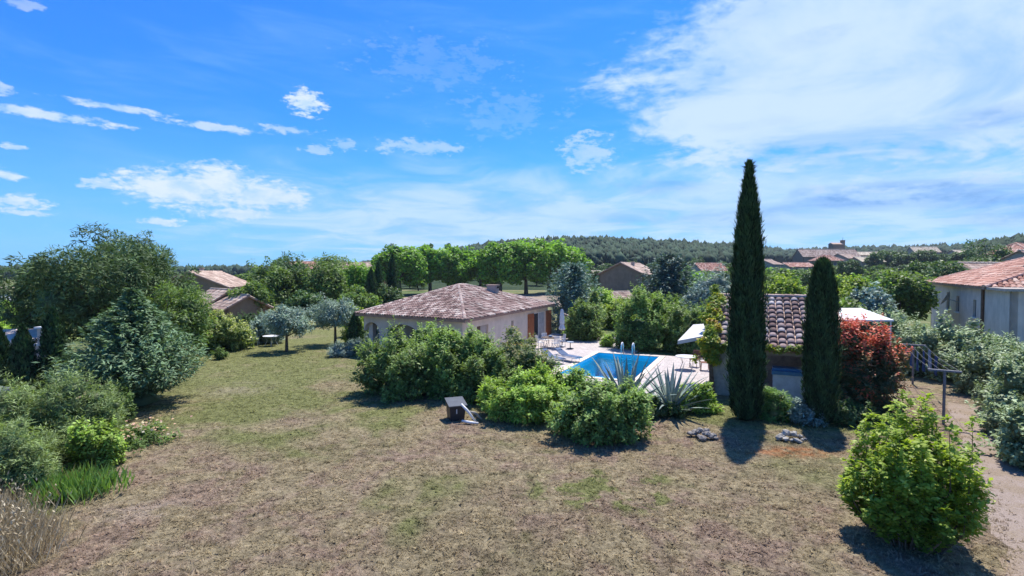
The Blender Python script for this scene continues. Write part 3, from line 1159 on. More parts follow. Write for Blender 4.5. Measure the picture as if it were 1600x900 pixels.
def far_houses():
    # neighbours seen over the garden trees
    p = V(322, 78)
    house('gabled_house', 'large brown gabled house with orange roof behind the pine', (p.x, p.y), 11, 10, 3.4, 2.1, R(99), 'wall_brown', 'tile_pale', chimney=(1.5, 1.2, 5.3, .6))
    p = V(345, 60)
    house('garden_outbuilding', 'low brown outbuilding with pinkish grey tiled roof beside the olive garden', (p.x, p.y), 5.2, 5.0, 1.9, 1.5, R(140), 'wall_brown', 'tile_pale', seed=4)
    p = V(372, 57)
    house('garden_annex', 'brown annex with sloping roof half hidden by grey green trees', (p.x, p.y), 4.6, 4.4, 1.7, 1.2, R(140), 'wall_brown', 'tile_pale', seed=5)
    p = V(486, 128)
    house('orange_roofed_house', 'house with bright orange roof peeping over the olive coloured trees', (p.x, p.y), 10, 8, 6.4, 1.6, R(15), 'wall_pale', 'tile_red', base=terrain_z(p.x, p.y))
    p = V(560, 138)
    house('long_roofed_house', 'long house with dull pink roof left of the plane trees', (p.x, p.y), 15, 9, 6.2, 1.8, R(-12), 'wall_brown', 'tile_pale', base=terrain_z(p.x, p.y), seed=7)
    p = V(985, 112)
    house('brown_gable_house', 'brown house with pale roof standing before the wooded hill', (p.x, p.y), 12, 9.5, 5.1, 2.3, R(58), 'wall_brown', 'tile_pale', base=0, seed=8, chimney=(-2.0, -1.2, 6.9, .7))
    p = V(1106, 150)
    house('pink_roofed_house', 'house with pink roof just right of the dark blue conifer', (p.x, p.y), 8, 7, 6.0, 2.0, R(10), 'wall_grey', 'tile_red', base=0, seed=9)
    p = V(940, 130)
    house('pale_roofed_shed', 'pale flat roofed shed below the wooded hill', (p.x, p.y), 4.5, 4, 5.2, .5, 0, 'wall_pale', 'tile_cream', base=0, seed=10)
    p = V(966, 74)
    house('stone_hut', 'small hut with grey tiled roof among bright garden bushes', (p.x, p.y), 3.2, 3, 1.8, .75, R(25), 'wall_grey', 'tile_pale', base=0, seed=11)
    # village on the rise to the right
    vil = [(1290, 300, 34, 10, 401, 390, 0.05, 'wall_brown', 'tile_pale', 'long village house with the broad pale roof below the church'),
           (1243, 215, 11, 9, 417, 411, .10, 'wall_pale', 'tile_red', 'pale village house with low pink roof left of the short cypress'),
           (1290, 235, 11, 9, 408, 399, -.2, 'wall_brown', 'tile_red', 'village house with pink hipped roof and shaded front'),
           (1318, 250, 10, 9, 404, 397, .5, 'wall_pale', 'tile_pale', 'village house turned aslant beside the pink hipped roof'),
           (1352, 245, 12, 9, 409, 402, .15, 'wall_pale', 'tile_cream', 'village house with cream roof above the lime green tree'),
           (1352, 330, 22, 9, 399, 394, 0, 'wall_brown', 'tile_cream', 'low long village house with cream roof under the ridge'),
           (1441, 340, 16, 9, 394, 386, -.1, 'wall_pale', 'tile_cream', 'village house with straw coloured roof on the ridge'),
           (1198, 190, 6, 8, 413, 406, .6, 'wall_grey', 'tile_pale', 'narrow grey house seen beside the tall cypress'),
           (1500, 330, 12, 9, 397, 391, .1, 'wall_pale', 'tile_cream', 'cream house half hidden by dark trees right of the village'),
           (1590, 150, 14, 10, 398, 381, .5, 'wall_pale', 'tile_red', 'house with salmon roof high behind the dish house'),
           (1532, 82, 10, 7, 428, 412, .25, 'wall_pale', 'tile_pale', 'house with brownish pink roof directly behind the dish house'),
           (1622, 105, 13, 9, 412, 393, .35, 'wall_grey', 'tile_pale', 'house with greyish pink roof above the dish house')]
    for i, (px, Y, w, d, ye, yr, rz, wm, tm, lab) in enumerate(vil):
        p = V(px, Y)
        ze, zr = V(px, Y, ye).z, V(px, Y, yr).z
        b = terrain_z(p.x, p.y) - .2
        house('village_house', lab, (p.x, p.y), w, d, max(2.4, ze - b), max(.8, zr - ze), rz, wm, tm, base=b, seed=20 + i, tw=.5, tl=.8, kind='hip' if i in (2, 9) else 'gable', group='houses of the village on the rise',
              windows=[(0, -w * .25, max(2.4, ze - b) - 2.0, 1.0, 1.3), (0, w * .2, max(2.4, ze - b) - 2.0, 1.0, 1.3)])
    # church tower
    p = V(1307, 345)
    b = terrain_z(p.x, p.y) - .2
    root = empty('church', (p.x, p.y, b), 'dark stone church with square bell tower crowning the village', 'church')
    zt = V(0, 345, 376).z - b
    m = MB()
    m.box((3.6, 0, zt / 2), (1.9, 2.4, zt))
    tw_ = m.build('tower', 'wall_brown', root)
    m = MB()
    m.tube([(3.6, 0, zt), (3.6, 0, zt + 2.4)], [.14, .05], 6)
    m.build('spire', 'black_plastic', tw_)
    m = MB()
    m.box((3.6, 0, zt + .12), (2.3, 2.8, .24))
    m.build('cornice', 'wall_stone', tw_)
    m = MB()
    hn = zt - 2.6
    m.box((-.9, 0, hn / 2), (7, 5, hn))
    m.build('nave', 'wall_brown', root)
    m = MB()
    m.mesh([(-4.7, -2.9, hn), (2.62, -2.9, hn), (2.62, 2.9, hn), (-4.7, 2.9, hn), (-4.7, 0, hn + 1.2), (2.62, 0, hn + 1.2)], [(0, 1, 5, 4), (2, 3, 4, 5), (0, 4, 3), (1, 2, 5), (3, 2, 1, 0)])
    m.build('roof', 'tile_pale', root)


far_houses()


def dish_house():
    N, Fp = Vector((29.3, 30.0, 0)), Vector((41.4, 50.5, 0))
    d = (Fp - N).normalized()
    r = Vector((d.y, -d.x, 0))             # away to the right
    root = empty('neighbour_house', (N.x, N.y, 0), 'pale lilac two storey house with salmon tiled roof and satellite dish', 'house')
    o = root.location
    ze = 4.5
    WID = 13.0
    A, B, Cc, D = N, Fp, Fp + r * WID, N + r * WID
    m = MB()
    Lw = (B - A).length
    t = lambda px: line_at_px(A, B, px)
    wins = [(t(1526.5), t(1521.5), 2.25, 3.5), (t(1500), t(1495), 2.3, 3.55), (t(1485.5), t(1480), 2.3, 3.75)]
    wins = [(min(a, b), max(a, b), c, e) for a, b, c, e in wins]
    # outer face towards the left: run B -> A so the inside is on its left
    wall_panel(m, B - o, A - o, 0, ze - .14, .3, [(Lw - b, Lw - a, c, e) for a, b, c, e in wins])
    m.build('wall', 'wall_lilac', root)
    for (p, q) in ((A, D), (D, Cc), (Cc, B)):
        m = MB()
        wall_panel(m, p - o, q - o, 0, ze - .14, .3, [])
        m.build('wall', 'wall_lilac', root)
    for (x0, x1, z0, z1) in wins:
        c = A - o + d * ((x0 + x1) / 2) + r * .16 + Vector((0, 0, (z0 + z1) / 2))
        f = MB()
        f.box(c, (x1 - x0, .05, z1 - z0), math.atan2(d.y, d.x))
        w = f.build('window', 'glass_dark', root)
        f = MB()
        f.box(c - r * .04, (.07, .05, z1 - z0), math.atan2(d.y, d.x))
        f.build('frame', 'white_paint', w)
        f = MB()
        f.box(A - o + d * ((x0 + x1) / 2) - r * .04 + Vector((0, 0, z0 - .05)), (x1 - x0 + .2, .2, .08), math.atan2(d.y, d.x))
        f.build('sill', 'white_paint', w)
    # hipped main roof starts some metres behind the near gable, with a lower flat cornice in front
    nb = 3.6
    e = .45
    A2, B2, C2, D2 = A + d * nb - r * e, B + d * e - r * e, Cc + d * e + r * e, D + d * nb + r * e
    up = Vector((0, 0, ze))
    top0 = (A2 + D2) / 2 + d * 5.5 + Vector((0, 0, ze + 2.5))
    top1 = (B2 + C2) / 2 - d * 5.5 + Vector((0, 0, ze + 2.5))
    quad_roof(root, [A2 + up, B2 + up, C2 + up, D2 + up], [top0, top1, top1, top0], 'tile_red', 'gutter', .30, .42, 12)
    f = MB()
    c = (A + D) / 2 + d * (nb / 2 - .15) - o
    f.box(c + Vector((0, 0, ze - .06)), (WID + .7, nb + .28, .16), math.atan2(r.y, r.x))
    f.build('flat_roof', 'wall_grey', root)
    f = MB()
    cpos = A + d * 1.0 + r * 1.3 - o
    f.box(cpos + Vector((0, 0, ze + .66)), (.8, .8, 1.28), math.atan2(d.y, d.x))
    ch = f.build('chimney', 'wall_brown', root)
    f = MB()
    f.box(cpos + Vector((0, 0, ze + 1.34)), (.95, .95, .1), math.atan2(d.y, d.x))
    f.build('chimney_cap', 'tile_pale', ch)
    # down pipe
    f = MB()
    xp = t(1539)
    pp = A + d * xp - r * .09 - o
    f.tube([pp + Vector((0, 0, 0)), pp + Vector((0, 0, ze - .15))], .09, 8)
    f.build('downpipe', 'copper', root)
    # satellite dish
    xd = t(1500)
    f = MB()
    c = A + d * xd - r * .75 + Vector((0, 0, 3.35)) - o
    ax = (Vector((-.62, .62, .45))).normalized()
    s1 = ax.cross(Vector((0, 0, 1))).normalized()
    s2 = s1.cross(ax)
    vs, fs = [], []
    for i in range(5):
        rr = .55 * i / 4
        for k in range(20):
            an = 2 * math.pi * k / 20
            vs.append(c + s1 * (rr * math.cos(an)) + s2 * (rr * 1.15 * math.sin(an)) + ax * (.5 * rr * rr))
    for i in range(4):
        for k in range(20):
            fs.append((i * 20 + k, i * 20 + (k + 1) % 20, (i + 1) * 20 + (k + 1) % 20, (i + 1) * 20 + k))
    f.mesh(vs, fs)
    ds = f.build('satellite_dish', 'grey_metal', root, smooth=True)
    f = MB()
    f.tube([c - ax * .02, c + r * .74 + Vector((0, 0, -.25))], .04, 6)
    f.tube([c + s2 * -.6 + ax * .15, c + ax * .75], .025, 5)
    f.build('arm', 'grey_metal', ds)


dish_house()


# ------------------------------------------------------------------ pool house
PHO = Vector((8.95, 22.9, 0))
PHR = math.atan2(W_.y, W_.x)


def pool_house():
    """local x along the front, local y to the back"""
    x0, x1, y0, y1 = 0.0, 4.9, 0.0, 4.5
    root = empty('pool_house', PHO, 'small grey pool house with a brown barrel tiled lean-to roof behind the cypresses', 'pool house', None, PHR)
    L = lambda x, y, z: Vector((x, y, z))
    hf, hb = 2.35, 4.15
    m = MB()
    wall_panel(m, L(x0, y0, 0), L(x1, y0, 0), 0, hf, .3, [(1.75, 4.1, 0, 1.95)])
    m.build('wall', 'wall_stone', root)
    zs = lambda y: hf + (hb - hf) * y / y1
    for (xa, xb, ya, yb, za) in ((x1 - .25, x1, .3, y1 - .25, 0), (x0, x0 + .25, .3, 1.2, 0), (x0, x0 + .25, 1.2, y1 - .25, 2.5), (x0, x1, y1 - .25, y1, 0)):
        m = MB()
        q = [(xa, ya), (xb, ya), (xb, yb), (xa, yb)]
        m.mesh([(x, y, za) for x, y in q] + [(x, y, zs(y) - .05) for x, y in q], [(3, 2, 1, 0), (4, 5, 6, 7), (0, 1, 5, 4), (1, 2, 6, 5), (2, 3, 7, 6), (3, 0, 4, 7)])
        m.build('wall', 'wall_stone', root)
    f = MB()
    f.box(L(2.92, -.03, 2.06), (2.7, .12, .2))
    f.build('lintel', 'wall_grey', root)
    f = MB()
    f.face([(.25, .3, .03), (x1 - .25, .3, .03), (x1 - .25, y1 - .25, .03), (.25, y1 - .25, .03)])
    f.build('floor', 'paving', root)
    # roof deck
    ov = .35
    e0, e1 = L(x0 - ov, y0 - ov, hf - .10), L(x1 + ov, y0 - ov, hf - .10)
    a0, a1 = L(x0 - ov, y1 + .1, hb + .05), L(x1 + ov, y1 + .1, hb + .05)
    f = MB()
    dn = Vector((0, 0, -.13))
    f.mesh([e0, e1, a1, a0, e0 + dn, e1 + dn, a1 + dn, a0 + dn], [(0, 1, 2, 3), (7, 6, 5, 4), (4, 5, 1, 0), (5, 6, 2, 1), (6, 7, 3, 2), (7, 4, 0, 3)])
    rf = f.build('roof', 'gutter', root)
    rnd = random.Random(9)
    base_me = None
    # one shared tile mesh, laid row by row
    ex = (e1 - e0).normalized()
    up = (a0 - e0)
    H = up.length
    up.normalize()
    nn = ex.cross(up)
    rows, tw = 11, .335
    tl = H / rows
    ncol = int((e1 - e0).length / tw)
    rot = Matrix((ex, up, nn)).transposed().to_euler()
    mb = MB()
    vs = []
    for (s, wd, h, bl) in ((-tl * .14, tw * .50, .045, .115), (tl, tw * .40, .0, .085)):
        for k in range(7):
            an = math.pi * k / 6
            vs.append((-math.cos(an) * wd, s, h + bl * math.sin(an)))
    for (s, wd, h, bl) in ((-tl * .14, tw * .44, .045, .095),):
        for k in range(7):
            an = math.pi * k / 6
            vs.append((-math.cos(an) * wd, s, h + bl * math.sin(an)))
    fs = [(k, k + 1, k + 8, k + 7) for k in range(6)] + [(k + 14, k + 15, k + 1, k) for k in range(6)]
    mb.mesh(vs, fs)
    me = None
    for r in range(rows):
        for c in range(ncol):
            p = e0 + ex * ((c + .5) * tw + rnd.uniform(-.012, .012)) + up * (r * tl + rnd.uniform(-.015, .015)) + nn * .004
            if me is None:
                ob = mb.build('tile', 'tile_pool', rf, p, smooth=True)
                me = ob.data
            else:
                ob = link('tile', me, None, rf, p)
            ob.rotation_euler = rot
            ob.rotation_euler.z += rnd.uniform(-.02, .02)
    f = MB()
    hip_line(f, a0 + nn * .02, a1 + nn * .02, .17, .4, rnd)
    f.build('ridge_tiles', 'tile_main', rf)['kind'] = 'stuff'
    # ivy spilling over the left verge
    return root


pool_house()


# ------------------------------------------------------------------ foliage
ICO = None


def ico():
    global ICO
    if ICO is None:
        bm = bmesh.new()
        bmesh.ops.create_icosphere(bm, subdivisions=1, radius=1.0)
        ICO = (np.array([v.co[:] for v in bm.verts]), np.array([[v.index for v in f.verts] for f in bm.faces]))
        bm.free()
    return ICO


def unit(a):
    return a / np.maximum(np.linalg.norm(a, axis=-1, keepdims=True), 1e-6)


class Foliage:
    """leaf quads of one crown and solid inner clumps with interior shade in their colour"""
    def __init__(self, seed):
        self.rng = np.random.default_rng(seed)
        self.v, self.q, self.t, self.ti, self.nv = [], [], [], [], 0

    def leaves(self, P, Nn, T, Ln, Wd, tint, fold=.18):
        n = len(P)
        T = unit(T - Nn * np.sum(T * Nn, axis=1, keepdims=True))
        B = np.cross(Nn, T)
        Ln = np.broadcast_to(np.asarray(Ln, float), (n,))[:, None]
        Wd = np.broadcast_to(np.asarray(Wd, float), (n,))[:, None]
        mid = P + T * Ln * .5
        vs = np.stack([P, mid + B * Wd * .5 + Nn * Wd * fold, P + T * Ln, mid - B * Wd * .5 + Nn * Wd * fold], axis=1).reshape(-1, 3)
        keep = np.repeat(P[:, 2] > 0.02, 1)
        idx = (np.arange(n * 4).reshape(-1, 4) + self.nv)[keep]
        self.v.append(vs)
        self.q.append(idx)
        self.ti.append(np.repeat(tint, 4))
        self.nv += n * 4

    def cores(self, C, rad, tint=.15):  # solid balls tinted darker than the leaves, painting in the shade inside the crown
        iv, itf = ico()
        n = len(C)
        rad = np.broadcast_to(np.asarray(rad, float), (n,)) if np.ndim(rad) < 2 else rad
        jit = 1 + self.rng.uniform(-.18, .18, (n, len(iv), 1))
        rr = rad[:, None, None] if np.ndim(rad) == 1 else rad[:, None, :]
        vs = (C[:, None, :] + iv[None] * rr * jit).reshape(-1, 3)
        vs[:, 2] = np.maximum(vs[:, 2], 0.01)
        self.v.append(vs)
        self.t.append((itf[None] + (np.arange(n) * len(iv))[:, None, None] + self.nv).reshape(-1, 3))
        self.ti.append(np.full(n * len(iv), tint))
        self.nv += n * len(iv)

    def clumps(self, C, rad, n, ll, lw, center, core=.58, up=.85, rnd=.55, tscale=.25, top=None, topamt=0.0, tbase=.5, outw=.5, droop=0.0, inner=0):
        """scatter n leaves over clump balls"""
        g = self.rng
        rad = np.broadcast_to(np.asarray(rad, float), (len(C),))
        w = rad ** 2
        k = g.choice(len(C), n, p=w / w.sum())
        ct = g.normal(0, tscale * .6, len(C))
        d = unit(g.normal(size=(n, 3)))
        out = unit(C[k] - center + 1e-4)
        d = unit(d + out * outw)
        P = C[k] + d * (rad[k] * g.uniform(.62, 1.08, n))[:, None]
        Nn = unit(d * .7 + np.array([0, 0, up]) + g.normal(0, rnd, (n, 3)))
        T = unit(d * .8 + g.normal(0, .7, (n, 3)) + np.array([0, 0, .25 - droop]))
        tint = tbase + ct[k] + g.normal(0, tscale * .7, n)
        if top is not None:
            tint += topamt * np.clip((P[:, 2] - top[0]) / (top[1] - top[0]), 0, 1)
        s = g.uniform(.65, 1.25, n)
        self.leaves(P, Nn, T, ll * s, lw * s, np.clip(tint, 0.02, .98))
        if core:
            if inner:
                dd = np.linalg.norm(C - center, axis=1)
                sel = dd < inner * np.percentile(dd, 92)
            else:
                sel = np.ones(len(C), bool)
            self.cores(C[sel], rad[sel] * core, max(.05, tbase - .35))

    def shoots(self, C, rads, n, per, length, ll, lw, center, tbase=.5, top=None, topamt=0.0, up=.8, wid=.03):
        """leafy twigs standing out of the clumps, brighter towards their young tips"""
        g = self.rng
        rads = np.broadcast_to(np.asarray(rads, float), (len(C),))
        ns = max(1, n // per)
        k = g.choice(len(C), ns, p=rads ** 2 / (rads ** 2).sum())
        out = unit(C[k] - center + 1e-4)
        d = unit(unit(g.normal(size=(ns, 3))) * .8 + out * .8 + np.array([0, 0, .25]))
        ax = unit(d * .7 + np.array([0, 0, up]) + g.normal(0, .22, (ns, 3)))
        b = C[k] + d * (rads[k] * g.uniform(.45, .95, ns))[:, None]
        Ls = length * g.uniform(.5, 1.35, ns)
        K = np.tile(np.linspace(0, 1, per), ns)
        I = np.repeat(np.arange(ns), per)
        P = b[I] + ax[I] * (Ls[I] * K)[:, None] + g.normal(0, wid, (len(I), 3)) * (1.1 - K)[:, None]
        rd = g.normal(size=(len(I), 3))
        rd = unit(rd - ax[I] * np.sum(rd * ax[I], 1, keepdims=True))
        T = unit(rd * (.95 - .5 * K)[:, None] + ax[I] * (.45 + .5 * K)[:, None])
        Nn = unit(ax[I] * .8 - rd * .35 + np.array([0, 0, .4]) + g.normal(0, .3, (len(I), 3)))
        tint = tbase - .08 + .22 * K + g.normal(0, .13, len(I)) + g.normal(0, .10, ns)[I]
        if top is not None:
            tint = tint + topamt * np.clip((P[:, 2] - top[0]) / (top[1] - top[0]), 0, 1)
        s = g.uniform(.7, 1.25, len(I)) * (1.1 - .35 * K)
        self.leaves(P, Nn, T, ll * s, lw * s, np.clip(tint, .02, .98))

    def build(self, name, mat, parent):
        v = np.concatenate(self.v)
        q = np.concatenate(self.q) if self.q else None
        tr = np.concatenate(self.t) if self.t else None
        me = np_mesh(name, v, q, tr, np.concatenate(self.ti))
        return link(name, me, mat, parent)


def ell_clumps(g, n, rx, ry, rz, zc, shell=(.55, 1.0), low=-.75):
    d = unit(g.normal(size=(n * 3, 3)))
    d = d[d[:, 2] > low][:n]
    r = g.uniform(shell[0], shell[1], len(d)) ** .8
    C = d * r[:, None] * np.array([rx, ry, rz])
    C[:, 2] += zc
    return C


def stems(root, n, h, r, spread, seed, name='stem'):
    rnd = random.Random(seed)
    m = MB()
    for i in range(n):
        a = rnd.uniform(0, 6.28)
        k = rnd.uniform(.3, 1) * spread
        m.tube([(math.cos(a) * .08, math.sin(a) * .08, 0), (math.cos(a) * k * .5, math.sin(a) * k * .5, h * .5), (math.cos(a) * k, math.sin(a) * k, h)], [r, r * .7, r * .3], 6, cap=False)
    return m.build(name, 'bark', root)


def bush(name, label, cat, loc, w, d, h, mat, n=5000, ll=.15, lw=.06, ncl=40, cr=.24, seed=1, group=None, rz=0.0, rough=1.0, shoot=.17, **kw):
    root = empty(name, loc, label, cat, group, rz)
    f = Foliage(seed)
    g = f.rng
    rad = min(w, d, h * 1.2) * cr
    rx, ry = w / 2 - rad * .7, d / 2 - rad * .7
    C = ell_clumps(g, ncl, rx, ry, h * .62 - rad * .6, h * .42, low=-.6)
    C = C + g.normal(0, rad * .18 * rough, C.shape)
    C[:, 2] = np.clip(C[:, 2], rad * .35, None)
    rads = rad * g.uniform(.6, 1.2, len(C))
    ph = g.uniform(0, 6.28, 3)
    aa = np.arctan2(C[:, 1], C[:, 0])
    C[:, :2] *= (1 + .10 * np.sin(aa * 3 + ph[0]) + .07 * np.sin(aa * 5 + ph[1]))[:, None]
    C[:, 2] *= 1 + .10 * np.sin(aa * 2 + C[:, 0] * 1.6 + ph[2])
    nb = max(6, ncl // 3)
    ab = g.uniform(0, 6.283, nb)
    rb = g.uniform(.62, .95, nb)
    C = np.concatenate([C, np.stack([np.cos(ab) * rb * rx, np.sin(ab) * rb * ry, rad * g.uniform(.4, 1.1, nb)], 1)])
    rads = np.concatenate([rads, rad * g.uniform(.6, .95, nb)])
    idx = g.choice(len(C), max(3, len(C) // 3), replace=False)
    o_ = unit(unit(C[idx] - np.array([0, 0, h * .3])) + np.array([0, 0, .5]))
    C = np.concatenate([C, C[idx] + o_ * (rads[idx] * g.uniform(.7, 1.3, len(idx)))[:, None]])
    rads = np.concatenate([rads, rads[idx] * g.uniform(.3, .55, len(idx))])
    kw.setdefault('center', np.array([0, 0, h * .35]))
    f.clumps(C, rads, int(n * .62), ll, lw, **kw)
    f.shoots(C, rads, int(n * .55), 16, shoot * min(w, h), ll, lw, kw['center'], kw.get('tbase', .5), kw.get('top'), kw.get('topamt', 0.0))
    # full interior so that nothing shows through a dense shrub
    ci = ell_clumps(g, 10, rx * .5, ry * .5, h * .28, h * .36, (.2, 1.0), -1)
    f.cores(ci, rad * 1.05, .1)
    f.build('foliage', mat, root)
    stems(root, 5, h * .5, .035 + .01 * h, w * .2, seed)
    return root


def trunk(root, h, r, tops, seed, bend=.15):
    rnd = random.Random(seed)
    m = MB()
    k = Vector((rnd.uniform(-bend, bend), rnd.uniform(-bend, bend), h))
    m.tube([(0, 0, -.05), (k.x * .3, k.y * .3, h * .35), (k.x * .7, k.y * .7, h * .7), k], [r * 1.25, r, r * .85, r * .75], 9, cap=False)
    for p in tops:
        p = Vector(p)
        s = Vector((k.x, k.y, h * rnd.uniform(.75, 1.0)))
        md = s.lerp(p, .5) + Vector((0, 0, -.06 * (p - s).length))
        m.tube([s, md, p], [r * .55, r * .35, r * .12], 6, cap=False)
    return m.build('trunk', 'bark', root, smooth=True)


def tree(name, label, loc, w, h, mat, base=.25, n=5000, ll=.3, lw=.2, ncl=45, cr=.17, seed=1, group=None, cat='tree', tr=None, squash=1.0, d=None, shell=(.5, 1.0), spiky=.3, **kw):
    """broadleaf tree; crown starts at base*h"""
    root = empty(name, loc, label, cat, group)
    f = Foliage(seed)
    g = f.rng
    ch = h * (1 - base)
    d = d or w
    rad = min(w, ch * 1.3) * cr
    C = ell_clumps(g, ncl, w / 2 - rad * .8, d / 2 - rad * .8, ch / 2 - rad * .7, base * h + ch / 2, shell, -.8)
    C = C + g.normal(0, rad * .25, C.shape)
    kw.setdefault('center', np.array([0, 0, base * h + ch * .4]))
    kw.setdefault('core', .6)
    kw.setdefault('inner', .8)
    rads = rad * g.uniform(.6, 1.25, len(C))
    # uneven outline: some smaller sprays stand out beyond the crown
    idx = g.choice(len(C), max(3, int(len(C) * spiky)), replace=False)
    o_ = unit(C[idx] - np.array([0, 0, base * h + ch * .35])) + np.array([0, 0, .55])
    C = np.concatenate([C, C[idx] + unit(o_) * (rads[idx] * g.uniform(.8, 1.5, len(idx)))[:, None]])
    rads = np.concatenate([rads, rads[idx] * g.uniform(.3, .55, len(idx))])
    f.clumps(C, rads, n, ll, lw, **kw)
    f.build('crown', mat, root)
    sel = C[g.choice(len(C), min(7, len(C)), replace=False)]
    trunk(root, h * (base + .18), tr or h * .022 + .04, [tuple(p) for p in sel], seed)
    return root


def cypress(name, label, loc, w, h, seed, n=9000, mat='leaf_cypress', group=None, tip=True, base_z=.06, ragged=.14, blunt=False):
    root = empty(name, loc, label, 'cypress', group)
    f = Foliage(seed)
    g = f.rng

    def prof(t):   # relative radius along the height
        if blunt:
            return np.interp(t, [0, .1, .3, .6, .8, .92, .97, 1], [.62, .92, 1, .94, .82, .60, .36, .10])
        return np.interp(t, [0, .08, .25, .5, .65, .78, .9, .955, 1], [.62, .85, 1, .84, .70, .56, .27, .09, .01])
    t = g.uniform(0, 1, n) ** 1.12
    a = g.uniform(0, 2 * math.pi, n)
    lob = 1 + .07 * np.sin(a * 4 + t * 9 + seed) + .06 * np.sin(a * 7 - t * 31 + 1.3) + .05 * np.sin(t * 47 + a * 2) + ragged * .6 * np.sin(t * 95 + a * 3) * np.sin(t * 13 + seed)
    r = prof(t) * w / 2 * lob * g.uniform(.66, 1.06, n) ** .8 * np.where(g.uniform(0, 1, n) < .07, g.uniform(1.05, 1.22, n), 1) + .02
    z = base_z + t * (h - base_z)
    P = np.stack([np.cos(a) * r, np.sin(a) * r, z], 1)
    out = np.stack([np.cos(a), np.sin(a), np.zeros(n)], 1)
    Nn = unit(out + g.normal(0, .45, (n, 3)))
    T = unit(out * .22 + np.array([0, 0, 1.0]) + g.normal(0, .16, (n, 3)))
    f.leaves(P, Nn, T, g.uniform(.12, .34, n) * (h / 9) ** .4, g.uniform(.025, .06, n) * (1 if n > 15000 else 1.6), np.clip(.5 + g.normal(0, .22, n) + .12 * np.sin(a * 7 + t * 14), .02, .98))
    zz = np.linspace(base_z + .1, h * .93, int(h * 3.2))
    tt = (zz - base_z) / (h - base_z)
    rr = prof(tt) * w / 2 * .78
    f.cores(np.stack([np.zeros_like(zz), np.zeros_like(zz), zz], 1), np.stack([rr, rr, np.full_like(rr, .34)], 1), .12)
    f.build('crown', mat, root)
    m = MB()
    m.tube([(0, 0, -.05), (0, 0, h * .5), (0, 0, h * .94)], [.10 + .008 * h, .07, .015], 8, cap=False)
    m.build('trunk', 'bark', root)
    return root


def conifer(name, label, loc, w, h, mat, seed, nsp=260, per=26, shape=1.0, droop=.15, lift=.35, ll=.20, lw=.06, group=None, base=.05, cat='conifer', corek=.5, full=.35):
    """boughs radiating from a trunk, each a feathered spray"""
    root = empty(name, loc, label, cat, group)
    f = Foliage(seed)
    g = f.rng
    ns = nsp
    t = g.uniform(0, 1, ns) ** 1.15
    a = g.uniform(0, 2 * math.pi, ns)
    prof = np.clip((1 - t) ** shape * (full + (1 - full) * np.clip(t / .25, 0, 1)) if full < 1 else (1 - t) ** shape, .05, 1)
    Lb = w / 2 * prof * g.uniform(.75, 1.12, ns)
    z0 = h * (base + (1 - base) * t) * .93
    out = np.stack([np.cos(a), np.sin(a), np.zeros(ns)], 1)
    side = np.stack([-np.sin(a), np.cos(a), np.zeros(ns)], 1)
    k = np.linspace(.28, 1.0, per)
    K = np.tile(k, ns)
    I = np.repeat(np.arange(ns), per)
    x = Lb[I] * K
    zz = z0[I] + Lb[I] * (lift * K - droop * 2.2 * K * K + .28 * K ** 5)
    sw = g.normal(0, 1, len(I)) * Lb[I] * .10 * (1.25 - K) + g.normal(0, .03, len(I))
    P = out[I] * x[:, None] + side[I] * sw[:, None] + np.stack([np.zeros(len(I)), np.zeros(len(I)), zz + g.normal(0, .05, len(I))], 1)
    sgn = g.choice([-1, 1], len(I))
    T = unit(out[I] * .9 + side[I] * (sgn * .6)[:, None] + np.array([0, 0, .30]) + g.normal(0, .22, (len(I), 3)))
    Nn = unit(np.array([0, 0, 1.0]) + g.normal(0, .5, (len(I), 3)) + out[I] * .25)
    tint = np.clip(.35 + .35 * K + g.normal(0, .14, len(I)) + g.normal(0, .16, ns)[I], .02, .98)
    s = g.uniform(.7, 1.3, len(I))
    f.leaves(P, Nn, T, ll * s, lw * s, tint)
    zc = np.linspace(h * (base + .05), h * .85, 9)
    rc = w / 2 * np.clip((1 - (zc / h - base) / (1 - base)), .03, 1) ** shape * corek * np.clip(.5 + zc / h * 4, 0, 1)
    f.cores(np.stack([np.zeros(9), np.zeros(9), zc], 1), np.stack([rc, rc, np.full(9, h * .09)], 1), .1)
    f.build('crown', mat, root)
    m = MB()
    m.tube([(0, 0, -.05), (0, 0, h * .5), (0, 0, h * .97)], [.06 + .02 * h, .03 + .012 * h, .015], 8, cap=False)
    m.build('trunk', 'bark', root)
    return root


def stuff_tufts(name, label_kind, pts, seed, blade=.07, per=5, wid=.012, mat='grass_blade'):
    pass


